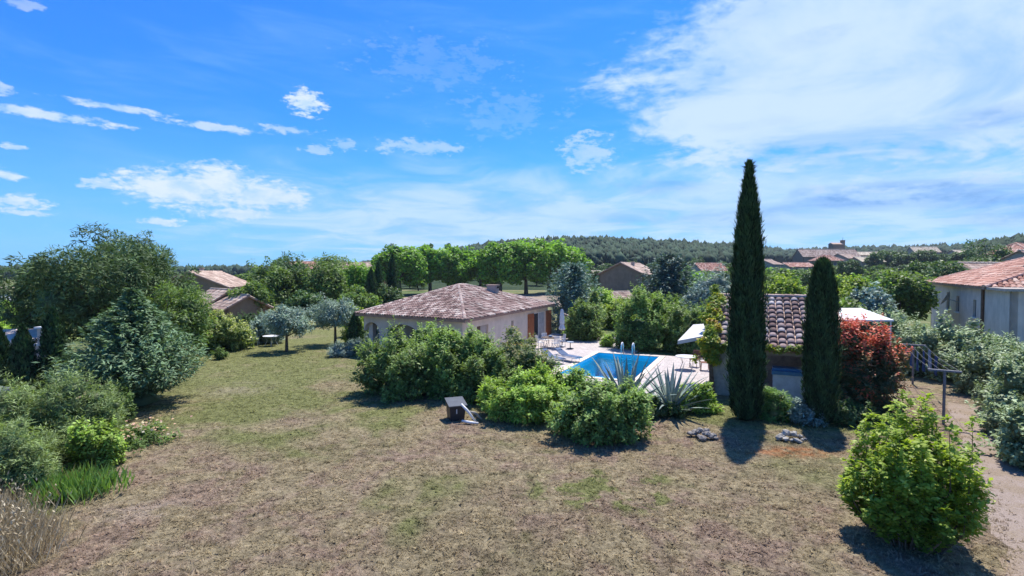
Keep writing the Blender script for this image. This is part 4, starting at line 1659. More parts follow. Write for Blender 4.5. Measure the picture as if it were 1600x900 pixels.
def build_grass():
    rng = np.random.default_rng(77)
    bands = [(8.6, 12, 290, .058), (12, 17, 165, .062), (17, 25, 75, .072), (25, 36, 30, .082), (36, 48, 14, .095)]
    Ps, Ss = [], []
    for (y0, y1, den, bl) in bands:
        area = (y1 - y0) * (y0 + y1) * 1.02
        n = int(area * den)
        y = np.sqrt(rng.uniform(y0 * y0, y1 * y1, n))
        x = rng.uniform(-1.02, 1.02, n) * y
        # clumps
        Ps.append(np.stack([x, y], 1))
        Ss.append(np.full(n, bl))
    P = np.concatenate(Ps)
    S = np.concatenate(Ss)
    x, y = P[:, 0], P[:, 1]
    ux, uy = np.array(U[:2]), np.array(W_[:2])
    rel = P - np.array(C0[:2])
    s, k = rel @ ux, rel @ uy
    keep = ~((s > -10) & (s < 10.6) & (k > -7.6) & (k < 7.8))
    A = np.array([-2.7, 29.4])
    a = np.array([-7.8, 4.8]) / 9.16
    b = np.array([6.39, 14.6]) / 15.94
    M = np.linalg.inv(np.stack([a, b], 1))
    q = (P - A) @ M.T
    keep &= ~((q[:, 0] > -.2) & (q[:, 1] > .2))
    keep &= ~((x > 9) & (y > 21.5))
    # path
    lp = np.array([G(1478, 640)[:2], G(1500, 700)[:2], G(1530, 760)[:2], G(1575, 900)[:2]])
    xl = np.interp(y, lp[::-1, 1], lp[::-1, 0])
    on = (x > xl + rng.normal(0, .2, len(x))) & (y < 24)
    keep &= ~(on & (rng.uniform(0, 1, len(x)) < np.clip(.35 + (x - xl) * .9, 0, .93)))
    keep &= ~((x < -11.5) & (y > 49)) & ~(x < -25.5)
    # uneven density
    nz = np.sin(x * 1.7 + np.sin(y * 1.3) * 2) * np.sin(y * 1.9 + np.sin(x * 1.1) * 2)
    keep &= rng.uniform(0, 1, len(x)) < .72 + .3 * nz
    P, S = P[keep], S[keep]
    big = rng.uniform(0, 1, len(P)) < .05
    S = np.where(big, S * rng.uniform(1.4, 2.3, len(P)), S * rng.uniform(.6, 1.2, len(P)))
    per = 5
    n = len(P) * per
    I = np.repeat(np.arange(len(P)), per)
    c = P[I] + rng.normal(0, .025, (n, 2)) * (S[I] / .06)[:, None]
    a = rng.uniform(0, 2 * math.pi, n)
    lean = rng.uniform(.6, 1.9, n)
    ht = S[I] * rng.uniform(.3, .85, n)
    wd = S[I] * rng.uniform(.12, .24, n)
    b0 = np.stack([c[:, 0] - np.sin(a) * wd, c[:, 1] + np.cos(a) * wd, np.full(n, -.013)], 1)
    b1 = np.stack([c[:, 0] + np.sin(a) * wd, c[:, 1] - np.cos(a) * wd, np.full(n, -.013)], 1)
    tp = np.stack([c[:, 0] + np.cos(a) * ht * lean, c[:, 1] + np.sin(a) * ht * lean, ht - .012], 1)
    v = np.stack([b0, b1, tp], 1).reshape(-1, 3)
    tint = np.repeat(np.clip(.45 + rng.normal(0, .34, len(P))[I] + rng.normal(0, .15, n), 0, 1), 3)
    me = np_mesh('grass', v, None, np.arange(n * 3).reshape(-1, 3), tint)
    o = link('grass', me, 'grass_blade')
    tag(o, 'short dry tufted grass covering the lawn', 'grass', kind='stuff')


build_grass()


def build_forest():
    """the wood on the hills, one mass"""
    rng = np.random.default_rng(5)
    f = Foliage(6)
    pts = []
    for _ in range(15000):
        a = rng.uniform(R(-50), R(50))
        Rr = float(np.interp(a, _rx, _rv))
        r = rng.uniform(.42, 1.02) ** .75 * Rr
        px = 800 + 800 * math.tan(a)
        X, Y = r * math.sin(a), r * math.cos(a)
        if px < 520 and r < 420:
            continue
        if 1180 < px < 1530 and r < 420 and rng.uniform() < .75:
            continue
        pts.append((X, Y, terrain_z(X, Y), r))
    P = np.array(pts)
    n = len(P)
    hh = rng.uniform(5.0, 10.5, n) * (.7 + P[:, 3] / 1500)
    ww = hh * rng.uniform(.22, .42, n)
    con = rng.uniform(0, 1, n) < .45
    iv, itf = ico()
    jit = 1 + rng.uniform(-.25, .25, (n, len(iv), 1))
    sh = np.stack([ww, ww, hh * .5], 1)
    vs = iv[None] * jit * sh[:, None, :]
    tz = (vs[:, :, 2:3] / (hh[:, None, None] * .5) + 1) / 2
    taper = np.where(con[:, None, None], np.clip(1.15 - tz, .08, 1.15), 1.0)
    vs[:, :, :2] *= taper
    vs[:, :, 2] += hh[:, None] * .5
    vs += P[:, None, :3]
    tint = np.repeat(np.clip(.45 + rng.normal(0, .22, n), 0, 1), len(iv))
    tris = (itf[None] + (np.arange(n) * len(iv))[:, None, None]).reshape(-1, 3)
    me = np_mesh('forest', vs.reshape(-1, 3), None, tris, tint)
    o = link('forest', me, 'leaf_forest')
    tag(o, 'dark pine wood covering the far hills', 'forest', kind='stuff')


build_forest()


# ------------------------------------------------------------------ planting: the garden
def gp(px, py):
    p = G(px, py)
    return (p.x, p.y, 0)


def garden():
    # two tall cypresses before the pool house
    cypress('cypress_tree', 'tall pointed dark cypress in front of the pool house', gp(1165, 655), 1.2, 9.4, 11, 30000)
    cypress('cypress_tree', 'shorter blunt dark cypress between pool house and red shrub', gp(1281, 662), 1.02, 5.85, 12, 22000, blunt=True)
    # big oleander mass left of the pool
    sp = [((-5.0, 23.0), 4.2, 3.6, 2.35, 'leaf_oleander', 'wide dark green oleander at the lawn end of the hedge', 12000),
          ((-2.2, 23.4), 4.0, 3.8, 2.65, 'leaf_oleander_mid', 'tallest green oleander in the middle of the hedge', 12000),
          ((0.3, 23.6), 4.2, 3.6, 2.45, 'leaf_oleander_rosy', 'oleander with rosy brown leaf tips next to the loungers', 11000),
          ((-4.2, 25.6), 3.4, 3.0, 2.55, 'leaf_oleander_mid', 'oleander behind the hedge near the arched porch', 6000),
          ((-1.2, 21.8), 2.8, 2.0, 1.7, 'leaf_oleander', 'low oleander filling the hedge front above the black bin', 6000)]
    for i, ((x, y), w, d, h, mat, lab, n) in enumerate(sp):
        bush('oleander_bush', lab, 'bush', (x, y, 0), w, d, h, mat, n=n, ll=.17, lw=.065, ncl=60, cr=.19, seed=100 + i, tscale=.3)
    # sunnier shrubs in front of the pool
    bush('pittosporum_bush', 'bright yellow green shrub between black bin and pool', 'bush', (0.45, 19.4, 0), 3.7, 2.8, 1.55, 'leaf_oleander_bright', n=11000, ll=.15, lw=.06, ncl=55, cr=.18, seed=110, tscale=.3)
    bush('pittosporum_bush', 'rounded green shrub jutting furthest onto the lawn', 'bush', (2.95, 17.1, 0), 3.3, 2.8, 1.68, 'leaf_oleander_mid', n=12000, ll=.15, lw=.06, ncl=60, cr=.18, seed=111, tscale=.3)
    bush('pittosporum_bush', 'low bright shrub beside the water behind the others', 'bush', (2.0, 20.2, 0), 2.6, 1.8, 1.55, 'leaf_oleander_bright', n=6000, ll=.14, lw=.055, ncl=40, cr=.22, seed=112)
    bush('small_shrub', 'small green shrub between agave and tall cypress', 'bush', (7.25, 20.1, 0), 1.7, 1.2, .95, 'leaf_oleander_bright', n=3500, ll=.12, lw=.05, ncl=26, cr=.22, seed=113)
    bush('small_shrub', 'low dark ground shrub at the foot of the agave', 'bush', (5.6, 19.2, 0), 1.9, 1.1, .6, 'leaf_dark', n=2500, ll=.11, lw=.05, ncl=24, cr=.22, seed=114)
    bush('small_shrub', 'fresh green grassy shrub between the two cypresses', 'bush', (9.85, 19.0, 0), 1.3, 1.0, 1.05, 'leaf_iris', n=3000, ll=.22, lw=.035, ncl=24, cr=.22, seed=115)
    bush('small_shrub', 'grey green spotted shrub right beside the short cypress', 'bush', (10.75, 18.4, 0), 1.3, 1.0, .9, 'leaf_silver', n=2500, ll=.12, lw=.05, ncl=24, cr=.22, seed=116)
    bush('small_shrub', 'dark low shrub under the red photinia', 'bush', (12.3, 18.3, 0), 2.2, 1.0, .8, 'leaf_dark', n=2600, ll=.12, lw=.05, ncl=24, cr=.22, seed=117)
    # red shrub
    bush('photinia_bush', 'tall rounded red leaved photinia with green lower leaves', 'bush', (13.6, 19.9, 0), 2.9, 2.6, 3.6, 'leaf_photinia', n=17000, ll=.15, lw=.07, ncl=80, cr=.15, seed=118, top=(1.7, 3.5), topamt=.58, tbase=.27, tscale=.22)
    # lime green shrub on the near right: upright shoots
    root = empty('laurel_shrub', (8.15, 10.35, 0), 'bright lime green upright shrub on the dry lawn by the path', 'bush')
    f = Foliage(120)
    g = f.rng
    nl = 74
    la = g.uniform(0, 6.283, nl)
    lr = np.sqrt(g.uniform(0.0, 1, nl))
    lh = (2.95 - 1.35 * lr ** 2 + .25 * np.cos(la - .3) * lr) * g.uniform(.58, 1.08, nl)
    base = np.stack([np.cos(la) * lr * .62, np.sin(la) * lr * .62, np.full(nl, .05)], 1)
    tip = np.stack([np.cos(la) * lr * 1.16 + .12, np.sin(la) * lr * 1.16, lh], 1)
    # twigs along every leader
    tw = 18
    I = np.repeat(np.arange(nl), tw)
    K = np.tile(np.linspace(.03, 1.0, tw), nl) + g.normal(0, .02, nl * tw)
    bow = np.sin(np.clip(K, 0, 1) * 3.14)[:, None] * np.stack([np.cos(la), np.sin(la), np.zeros(nl)], 1)[I] * .26
    org = base[I] + (tip - base)[I] * K[:, None] + bow
    ph = g.uniform(0, 6.283, len(I))
    tl_ = (.46 - .36 * K) * g.uniform(.6, 1.2, len(I)) + .05
    td = unit(np.stack([np.cos(ph), np.sin(ph), np.full(len(I), 1.05)], 1))
    per = 20
    J = np.repeat(np.arange(len(I)), per)
    Q = np.tile(np.linspace(.05, 1, per), len(I))
    n = len(J)
    P = org[J] + td[J] * (tl_[J] * Q)[:, None] + g.normal(0, .025, (n, 3))
    rd = g.normal(size=(n, 3))
    rd = unit(rd - td[J] * np.sum(rd * td[J], 1, keepdims=True))
    T = unit(rd * .8 + td[J] * .6 + np.array([0, 0, .2]))
    Nn = unit(td[J] * .6 + np.array([0, 0, .7]) - rd * .3 + g.normal(0, .3, (n, 3)))
    s = g.uniform(.6, 1.25, n)
    f.leaves(P, Nn, T, .115 * s, .058 * s, np.clip(.30 + .22 * Q + .18 * K[J] + g.normal(0, .15, n) + g.normal(0, .10, nl)[I][J], .02, .98))
    f.cores(ell_clumps(g, 12, .35, .35, .6, .95, (.2, 1), -1), .26, .1)
    f.build('foliage', 'leaf_lime', root)
    for i in range(nl):
        m = MB()
        mid_ = (base[i] + tip[i]) / 2 + np.array([math.cos(la[i]), math.sin(la[i]), 0]) * .26
        m.tube([Vector(base[i]) - Vector((0, 0, .08)), Vector(mid_), Vector(tip[i]) - Vector((0, 0, .05))], [.020, .013, .004], 5, cap=False)
        m.build('stem', 'bark', root)
    # agaves
    agave((4.55, 20.3, 0), 2.5, 36, 130, 'large grey blue agave with long spiked leaves beside the pool')
    agave((6.2, 19.9, 0), 2.05, 36, 131, 'smaller agave with outward curling leaves next to the terrace corner')
    # elaeagnus hedge on the right
    hd = [((15.4, 14.2), 2.9, 2.5, 2.0, 'silver green hedge shrub at the near end beside the path'),
          ((17.4, 16.6), 3.5, 3.2, 2.3, 'silver green hedge shrub overhanging the path bend'),
          ((19.8, 19.0), 3.9, 3.6, 2.45, 'broad silver green hedge shrub right of the clothes line'),
          ((22.0, 22.6), 4.0, 3.8, 2.35, 'tall silver green hedge shrub behind the clothes line'),
          ((23.0, 26.6), 4.8, 4.0, 2.85, 'silver green hedge shrub in front of the dish house'),
          ((21.6, 30.4), 4.4, 4.0, 3.0, 'silver green hedge shrub behind the white awning roof'),
          ((18.8, 31.2), 4.2, 3.6, 3.0, 'olive green hedge shrub between short cypress and awning roof')]
    for i, ((x, y), w, d, h, lab) in enumerate(hd):
        bush('elaeagnus_bush', lab, 'hedge shrub', (x, y, 0), w, d, h, 'leaf_elaeagnus' if i < 6 else 'leaf_mid', n=10000 if i < 4 else 7000, ll=.15 if i < 4 else .2, lw=.075 if i < 4 else .1, ncl=60, cr=.18, seed=140 + i, tscale=.32)
    # left border
    conifer('blue_green_conifer', 'broad feathery blue green conifer at the lawn edge', (-15.5, 20.9, 0), 5.6, 5.0, 'leaf_cedar', 150, nsp=760, per=46, shape=.95, droop=.14, lift=.62, ll=.22, lw=.06, base=.02, full=.98, corek=.42)
    bush('round_shrub', 'small clipped round shrub at the foot of the feathery conifer', 'bush', (-14.6, 18.4, 0), 1.55, 1.5, 1.25, 'leaf_mid', n=4500, ll=.09, lw=.045, ncl=40, cr=.2, seed=151)
    tm = [((-13.3, 15.4), 3.0, 2.6, 2.1, 'feathery pale green tamarisk behind the bright border shrub'),
          ((-14.9, 14.2), 3.2, 2.8, 2.3, 'tall feathery tamarisk at the left garden boundary'),
          ((-12.9, 12.8), 2.6, 2.2, 1.55, 'loose grey green tamarisk above the dry tall grass')]
    for i, ((x, y), w, d, h, lab) in enumerate(tm):
        bush('tamarisk_bush', lab, 'bush', (x, y, 0), w, d, h, 'leaf_tamarisk', n=15000, ll=.16, lw=.022, ncl=50, cr=.2, seed=155 + i, core=.45, up=.1, rnd=.8)
    bush('border_shrub', 'bright green rounded shrub in the left border', 'bush', (-11.75, 14.3, 0), 1.35, 1.25, 1.15, 'leaf_oleander_bright', n=5000, ll=.10, lw=.055, ncl=34, cr=.21, seed=160, tbase=.4)
    # iris clump
    root = empty('iris_clump', (-10.75, 12.55, 0), 'clump of fresh green sword shaped iris leaves on the lawn edge', 'plant')
    f = Foliage(161)
    g = f.rng
    n = 1100
    c = g.normal(0, 1, (n, 2)) * np.array([.40, .32])
    P = np.stack([c[:, 0], c[:, 1], np.full(n, .03)], 1)
    ph = g.uniform(0, 6.283, n)
    T = unit(np.stack([np.cos(ph) * .38, np.sin(ph) * .38, np.ones(n)], 1))
    Nn = unit(np.stack([-np.sin(ph), np.cos(ph), g.normal(0, .2, n)], 1))
    f.leaves(P, Nn, T, g.uniform(.3, .62, n), g.uniform(.03, .055, n), np.clip(.5 + g.normal(0, .22, n), 0, 1))
    f.build('leaves', 'leaf_iris', root)
    # flower bed
    root = empty('flower_clump', (-12.15, 16.2, 0), 'flowering clump with cream and pink blooms on the border', 'plant')
    f = Foliage(162)
    g = f.rng
    C = np.stack([g.normal(0, .55, 50), g.normal(0, .5, 50), g.uniform(.1, .4, 50)], 1)
    f.clumps(C, .2, 3000, .15, .035, np.array([0, 0, 0]), core=.4)
    f.build('foliage', 'leaf_mid', root)
    f = Foliage(163)
    g = f.rng
    n = 170
    P = np.stack([g.normal(0, .6, n), g.normal(0, .55, n), g.uniform(.35, .68, n)], 1)
    f.leaves(P, unit(np.array([0, -.2, 1.0]) + g.normal(0, .4, (n, 3))), unit(g.normal(0, 1, (n, 3))), .10, .09, g.uniform(0, 1, n))
    f.build('blossoms', 'petal_mix', root)
    # dry tall grass near the camera at the left
    for i, (x, y, r, lab) in enumerate([(-11.6, 10.9, .9, 'tall bleached dry grass below the iris clump'), (-10.3, 10.2, .75, 'sparse straw coloured tall grass at the lawn corner'), (-12.6, 11.6, .8, 'dry weeds among the border stones'), (-9.6, 9.5, .7, 'thin dry stalks with faded seed heads')]):
        root = empty('dry_grass', (x, y, 0), lab, 'dry grass')
        f = Foliage(170 + i)
        g = f.rng
        n = 2200
        c = g.normal(0, .5, (n, 2)) * r
        ph = g.uniform(0, 6.283, n)
        T = unit(np.stack([np.cos(ph) * .4, np.sin(ph) * .4, np.ones(n)], 1))
        f.leaves(np.stack([c[:, 0], c[:, 1], np.full(n, .03)], 1), unit(np.stack([-np.sin(ph), np.cos(ph), g.normal(0, .3, n)], 1)), T, g.uniform(.2, .62, n), g.uniform(.010, .022, n), g.uniform(0, 1, n))
        m = 160
        c2 = g.normal(0, .5, (m, 2)) * r
        f.leaves(np.stack([c2[:, 0], c2[:, 1], g.uniform(.4, .7, m)], 1), unit(g.normal(0, 1, (m, 3))), np.tile(np.array([0, 0, 1.0]), (m, 1)) + g.normal(0, .3, (m, 3)), .09, .03, g.uniform(.3, 1, m))
        f.build('stalks', 'leaf_dry', root)
    # twin cypresses by the neighbour's wall and one at the frame edge
    p = gp(52, 636)
    cypress('slim_cypress', 'slim dark cypress nearest the white pillar', (p[0] + .35, p[1] + .6, 0), 1.0, 3.9, 180, 5000)
    cypress('slim_cypress', 'slim dark cypress twin standing left of its neighbour', (p[0] - .35, p[1], 0), .95, 3.3, 181, 4500)
    p = gp(2, 628)
    cypress('slim_cypress', 'lone slim cypress beside the grey neighbouring roof', (p[0], p[1], 0), .85, 3.1, 182, 4000)


def agave(loc, L, n, seed, label):
    root = empty('agave', loc, label, 'agave')
    rnd = random.Random(seed)
    ga = 2.39996
    for i in range(n):
        f = i / n
        az = i * ga + rnd.uniform(-.2, .2)
        el = R(14 + 70 * f + rnd.uniform(-6, 6))
        ln = L * (.78 + .22 * math.sin(f * 3.1)) * rnd.uniform(.85, 1.05)
        droop = rnd.uniform(.0, .22) * (1 - f) + (.35 if rnd.random() < .12 else 0)
        m = MB()
        segs = 7
        o = Vector((math.cos(az), math.sin(az), 0))
        sd = Vector((-o.y, o.x, 0))
        rings = []
        x, z = .06, .08
        an = el
        for s in range(segs + 1):
            k = s / segs
            w = .062 * ln * (1 - k) ** .75 * (.75 + 1.0 * k * (1 - k) * 2) + .004
            up = Vector((-o.x * math.sin(an), -o.y * math.sin(an), math.cos(an)))
            c = o * x + Vector((0, 0, z))
            th = .035 * (1 - k) + .004
            rings.append([c - sd * w + up * w * .35, c - up * th, c + sd * w + up * w * .35, c + up * th * .3])
            x += math.cos(an) * ln / segs
            z += math.sin(an) * ln / segs
            an -= droop / segs * (1 + 2 * k)
        vs = [p for r in rings for p in r]
        fs = []
        for s in range(segs):
            for q in range(4):
                fs.append((s * 4 + q, s * 4 + (q + 1) % 4, s * 4 + 4 + (q + 1) % 4, s * 4 + 4 + q))
        fs.append((0, 1, 2, 3))
        m.mesh(vs, fs, rnd.uniform(.25, .8))
        m.build('leaf', 'leaf_agave', root, smooth=True)


garden()


# ivy on the pool house verge (a plant of its own)
def ivy():
    root = empty('ivy', PHO, 'yellow and green ivy climbing over the left edge of the pool house roof', 'ivy', None, PHR)
    f = Foliage(200)
    g = f.rng
    n = 60
    k = g.uniform(0, 1, n)
    C = np.stack([g.normal(-.05, .12, n), k * 4.3 - .1, 2.5 + k * 1.75 + g.normal(.06, .14, n)], 1)
    C2 = np.stack([g.normal(-.02, .22, 42), g.uniform(-.45, .6, 42), g.uniform(1.45, 2.5, 42)], 1)
    f.clumps(np.concatenate([C, C2]), g.uniform(.13, .25, n + 42), 8500, .13, .11, np.array([.2, 2, 2.4]), core=.55, tbase=.5, tscale=.3)
    n = 40
    C = np.stack([g.uniform(.3, 5.0, n), g.normal(-.42, .08, n), 2.28 + g.normal(0, .07, n)], 1)
    f.clumps(C, .12, 2200, .11, .08, np.array([2.5, 0, 2]), core=.4, tbase=.42, tscale=.3)
    f.build('foliage', 'leaf_ivy', root)
    m = MB()
    for q in range(5):
        m.tube([(-.03 + q * .05, -.13, 0), (-.05 + q * .03, -.14, 1.2), (-.1, -.2, 2.3)], [.03, .022, .012], 6)
    m.build('stem', 'bark', root)


ivy()


# ------------------------------------------------------------------ planting: beyond the garden
def surroundings():
    # olives in the left garden
    p = gp(448, 549)
    tree('olive_tree', 'silver grey olive tree casting a round shadow on the lawn', p, 3.5, 3.15, 'leaf_olive', base=.26, n=6500, ll=.17, lw=.06, ncl=55, cr=.15, seed=300, tr=.10)
    p = gp(524, 538)
    tree('olive_tree', 'taller silver olive tree standing near the house corner', p, 3.9, 3.5, 'leaf_olive', base=.28, n=6500, ll=.17, lw=.06, ncl=55, cr=.15, seed=301, tr=.10)
    bush('olive_bush', 'silver bush left of the first olive tree', 'bush', gp(416, 536), 2.6, 2.2, 2.1, 'leaf_olive', n=3500, ll=.17, lw=.06, ncl=34, cr=.2, seed=302)
    bush('flowering_bush', 'pale cream flowering bush at the end of the lawn', 'bush', gp(347, 547), 4.2, 3.2, 2.3, 'leaf_flowering', n=7000, ll=.17, lw=.09, ncl=50, cr=.19, seed=303, top=(.8, 2.2), topamt=.3, tbase=.4)
    bush('hedge_bush', 'dark green hedge bush beside the cream flowering bush', 'bush', (-21.6, 42.6, 0), 4.0, 2.4, 2.0, 'leaf_dark', n=4500, ll=.16, lw=.08, ncl=40, cr=.2, seed=304)
    bush('small_tuft', 'small round tuft standing alone on the lawn', 'bush', gp(345, 561), .8, .8, .62, 'leaf_mid', n=1200, ll=.11, lw=.03, ncl=16, cr=.25, seed=305)
    for i, (px, py, w, h, mt, lab) in enumerate([(530, 557, 1.6, .85, 'leaf_silver', 'low grey lavender mound on the lawn before the porch'), (560, 551, 2.0, .9, 'leaf_silver', 'wide grey lavender mound against the oleander hedge'), (588, 540, 1.9, 1.3, 'leaf_silver', 'grey green shrub below the porch arches')]):
        bush('lavender_bush', lab, 'bush', gp(px, py), w, w * .8, h, mt, n=2600, ll=.16, lw=.025, ncl=24, cr=.24, seed=306 + i)
    bush('porch_shrub', 'lime green shrub seen through the porch arch', 'bush', (-13.2, 43.5, 0), 2.4, 2.0, 2.3, 'leaf_lime', n=2600, ll=.2, lw=.1, ncl=28, cr=.22, seed=309)
    bush('lime_shrub', 'lime green shrub against the left eave of the house', 'bush', (-12.4, 39.8, 0), 1.7, 1.5, 2.9, 'leaf_lime', n=2400, ll=.2, lw=.1, ncl=28, cr=.25, seed=311)
    cypress('column_yew', 'short dark clipped column at the left corner of the house', (-11.15, 36.3, 0), 1.05, 2.55, 310, 3600)
    bush('white_rose_bush', 'pale flowering bush before the house corner', 'bush', (-2.0, 27.6, 0), 1.9, 1.5, 2.15, 'leaf_flowering', n=2600, ll=.14, lw=.09, ncl=26, cr=.22, seed=312, tbase=.55)
    # pines at left
    pines = [((-25.0, 31.5), 8.6, 7.8, 'leaf_pine', 'broad dark umbrella shaped pine behind the feathery conifer', 27000, .12),
             ((-30.2, 33.5), 6.0, 6.2, 'leaf_pine', 'dark pine leaning over the neighbouring drive', 16000, .08),
             ((-27.2, 36.0), 6.2, 8.5, 'leaf_pine', 'dark pine with the highest pointed top', 17000, .1)]
    for i, ((x, y), w, h, mt, lab, n, bs) in enumerate(pines):
        tree('pine_tree', lab, (x, y, 0), w, h, mt, base=bs, n=n, ll=.34, lw=.07, ncl=85, cr=.11, seed=320 + i, tscale=.32, core=.6, inner=.7, up=.6, spiky=.6, shell=(.3, 1.04))
    tree('young_pine', 'soft yellow green young tree right of the dark pines', (-20.4, 30.8, 0), 4.0, 4.9, 'leaf_mid', base=.08, n=7000, ll=.28, lw=.07, ncl=60, cr=.14, seed=323, cat='tree')
    tree('young_pine', 'rusty green young tree squeezed between pine and outbuilding', (-22.2, 35.0, 0), 3.4, 4.3, 'leaf_mid', base=.08, n=5000, ll=.28, lw=.07, ncl=50, cr=.15, seed=324, cat='tree')
    bush('vine_shrub', 'leafy light green shrub behind the slim cypresses', 'bush', gp(25, 552), 3.6, 3.0, 2.2, 'leaf_vine', n=3500, ll=.22, lw=.16, ncl=30, cr=.2, seed=325)
    p = V(254, 70)
    cypress('far_cypress', 'thin cypress tip rising right of the pines', (p.x, p.y, 0), 2.4, 7.9, 326, 2600)
    # grey green trees behind the olives
    gt = [(425, 62, 6.4, 6.4, 'leaf_mid', 'rounded grey green tree behind the annex'), (462, 66, 7.0, 7.3, 'leaf_dark', 'dark olive coloured tree behind the garden olives'), (505, 64, 6.6, 6.2, 'leaf_mid', 'dull green tree between the two olive trees'),
          (518, 72, 7.6, 8.2, 'leaf_mid', 'tall rounded green tree standing above its neighbours'), (556, 68, 6.2, 6.6, 'leaf_plane', 'fresh green tree with layered boughs left of the cypress group'), (440, 85, 5.0, 8.4, 'leaf_dark', 'slender dark tree top behind the grey green trees'),
          (400, 58, 4.6, 4.3, 'leaf_mid', 'low grey green tree over the annex roof'), (560, 55, 4.2, 3.9, 'leaf_mid', 'low spreading green tree behind the house eave'), (478, 52, 4.4, 3.4, 'leaf_dark', 'low dark tree in the shade behind the olives'), (600, 62, 4.6, 3.8, 'leaf_dark', 'low dark tree behind the left roof slope')]
    for i, (px, Y, w, h, mt, lab) in enumerate(gt):
        p = V(px, Y)
        tree('garden_tree', lab, (p.x, p.y, 0), w, h, mt, base=.12, n=5200, ll=.36, lw=.18, ncl=60, cr=.14, seed=340 + i)
    for i, (px, Y, w, h, lab) in enumerate([(580, 60, 1.9, 5.9, 'dark cypress with a lean tip left of its taller neighbour'), (591, 62, 1.8, 6.6, 'dark cypress in the middle of the group behind the roof'), (613, 64, 2.1, 7.7, 'tallest dark cypress rising behind the left roof slope')]):
        p = V(px, Y)
        cypress('roof_cypress', lab, (p.x, p.y, 0), w, h, 360 + i, 4200)
    # plane trees
    pl = [(625, 120, 11.0, 11.6), (672, 128, 12.0, 12.2), (715, 132, 11.0, 12.0), (750, 136, 10.5, 11.6), (782, 122, 11.0, 12.6), (822, 126, 12.4, 13.5), (858, 130, 12.5, 13.7), (885, 138, 12.0, 13.2)]
    proto = []
    for i, (px, Y, w, h) in enumerate(pl):
        p = V(px, Y)
        lab = 'leafy bright green plane tree in the row behind the house'
        if i < 4:
            o = tree('plane_tree', lab, (p.x, p.y, 0), 11.5, 12.3, 'leaf_plane', base=.16, n=8500, ll=.62, lw=.5, ncl=85, cr=.13, seed=370 + i, group='row of plane trees behind the house', tr=.38, tscale=.3)
            proto.append(o)
        else:
            o = copy_tree(proto[i - 4])
            o.location = (p.x, p.y, 0)
        o.scale = (w / 10.2, w / 10.2, h / 12.3)
        o.rotation_euler.z = i * 1.3
    for i, (px, w, h) in enumerate([(612, 4.5, 13.0), (672, 4.0, 13.6), (700, 3.6, 13.2)]):
        p = V(px, 165)
        tree('tall_tree', ['thin tree crown poking above the first plane tree', 'open dark crown standing above the plane trees', 'sparse tree top beside the open dark crown'][i], (p.x, p.y, terrain_z(p.x, p.y)), w, h + 1.5, 'leaf_dark', base=.5, n=1600, ll=.5, lw=.4, ncl=26, cr=.15, seed=380 + i, core=.4)
    # behind the terrace
    conifer('blue_conifer', 'spiky blue grey conifer with arching boughs behind the terrace', (5.6, 47.5, 0), 5.6, 6.4, 'leaf_blue', 390, nsp=300, per=30, shape=.55, droop=.05, lift=.95, ll=.36, lw=.08, base=.05, full=.9, corek=.6)
    conifer('blue_conifer', 'dark blue conifer with a broken crown before the brown house', (17.3, 56.0, 0), 7.4, 7.6, 'leaf_bluedark', 391, nsp=360, per=30, shape=.6, droop=.06, lift=.75, ll=.42, lw=.12, base=.05, full=.9, corek=.65)
    conifer('golden_thuja', 'conical golden green thuja behind the parasol', (7.35, 45.5, 0), 2.6, 3.9, 'leaf_tamarisk', 392, nsp=260, per=24, shape=.9, droop=.03, lift=.9, ll=.22, lw=.07, base=.03, full=.9, corek=.7)
    tree('willow_leaved_tree', 'silvery willow leaved tree behind the pool house', (16.0, 40.5, 0), 4.6, 5.8, 'leaf_silver', base=.1, n=7000, ll=.26, lw=.06, ncl=60, cr=.15, seed=393, droop=.5)
    bush('hedge_shrub', 'large sunlit oleander behind the pool ladder', 'bush', (9.6, 36.6, 0), 5.2, 3.4, 3.7, 'leaf_oleander_mid', n=10000, ll=.2, lw=.09, ncl=60, cr=.18, seed=394)
    bush('hedge_shrub', 'shaded green oleander between pool and awning', 'bush', (12.4, 35.0, 0), 4.0, 3.0, 3.2, 'leaf_oleander', n=7000, ll=.2, lw=.09, ncl=50, cr=.18, seed=395)
    bush('hedge_shrub', 'dark rounded shrub at the far edge of the terrace', 'bush', (5.9, 41.2, 0), 3.2, 2.8, 2.9, 'leaf_oleander', n=6000, ll=.2, lw=.09, ncl=45, cr=.19, seed=396)
    bush('box_ball', 'low bright green box ball at the terrace edge', 'bush', (7.0, 37.3, 0), 1.1, 1.0, .85, 'leaf_oleander_bright', n=2000, ll=.1, lw=.06, ncl=20, cr=.24, seed=397)
    bush('climbing_rose', 'pale climbing plant on the wall beside the parasol', 'bush', (4.5, 46.2, 0), 2.4, 1.2, 2.5, 'leaf_silver', n=2600, ll=.18, lw=.08, ncl=28, cr=.22, seed=398)
    bush('terrace_shrub', 'small light green shrub at the foot of the garden wall', 'bush', (5.0, 42.6, 0), 1.5, 1.1, 1.0, 'leaf_vine', n=1500, ll=.15, lw=.08, ncl=20, cr=.24, seed=399)
    for i, (x, y, w, h, mt, lab) in enumerate([(10.5, 50.0, 4.0, 2.6, 'leaf_lime', 'bright garden shrub before the small hut'), (12.5, 52, 4.6, 3.1, 'leaf_mid', 'plain green shrub between hut and blue conifer'), (11.0, 62, 6.0, 3.3, 'leaf_vine', 'light green hedge behind the small hut'),
                                               (14.4, 46, 4.4, 3.3, 'leaf_mid', 'plain green shrub behind the sunlit oleander'), (20.5, 47, 4.6, 3.6, 'leaf_silver', 'silvery shrub behind the tall cypress'), (7.5, 58, 4.5, 3.6, 'leaf_dark', 'dark shrub behind the spiky conifer')]):
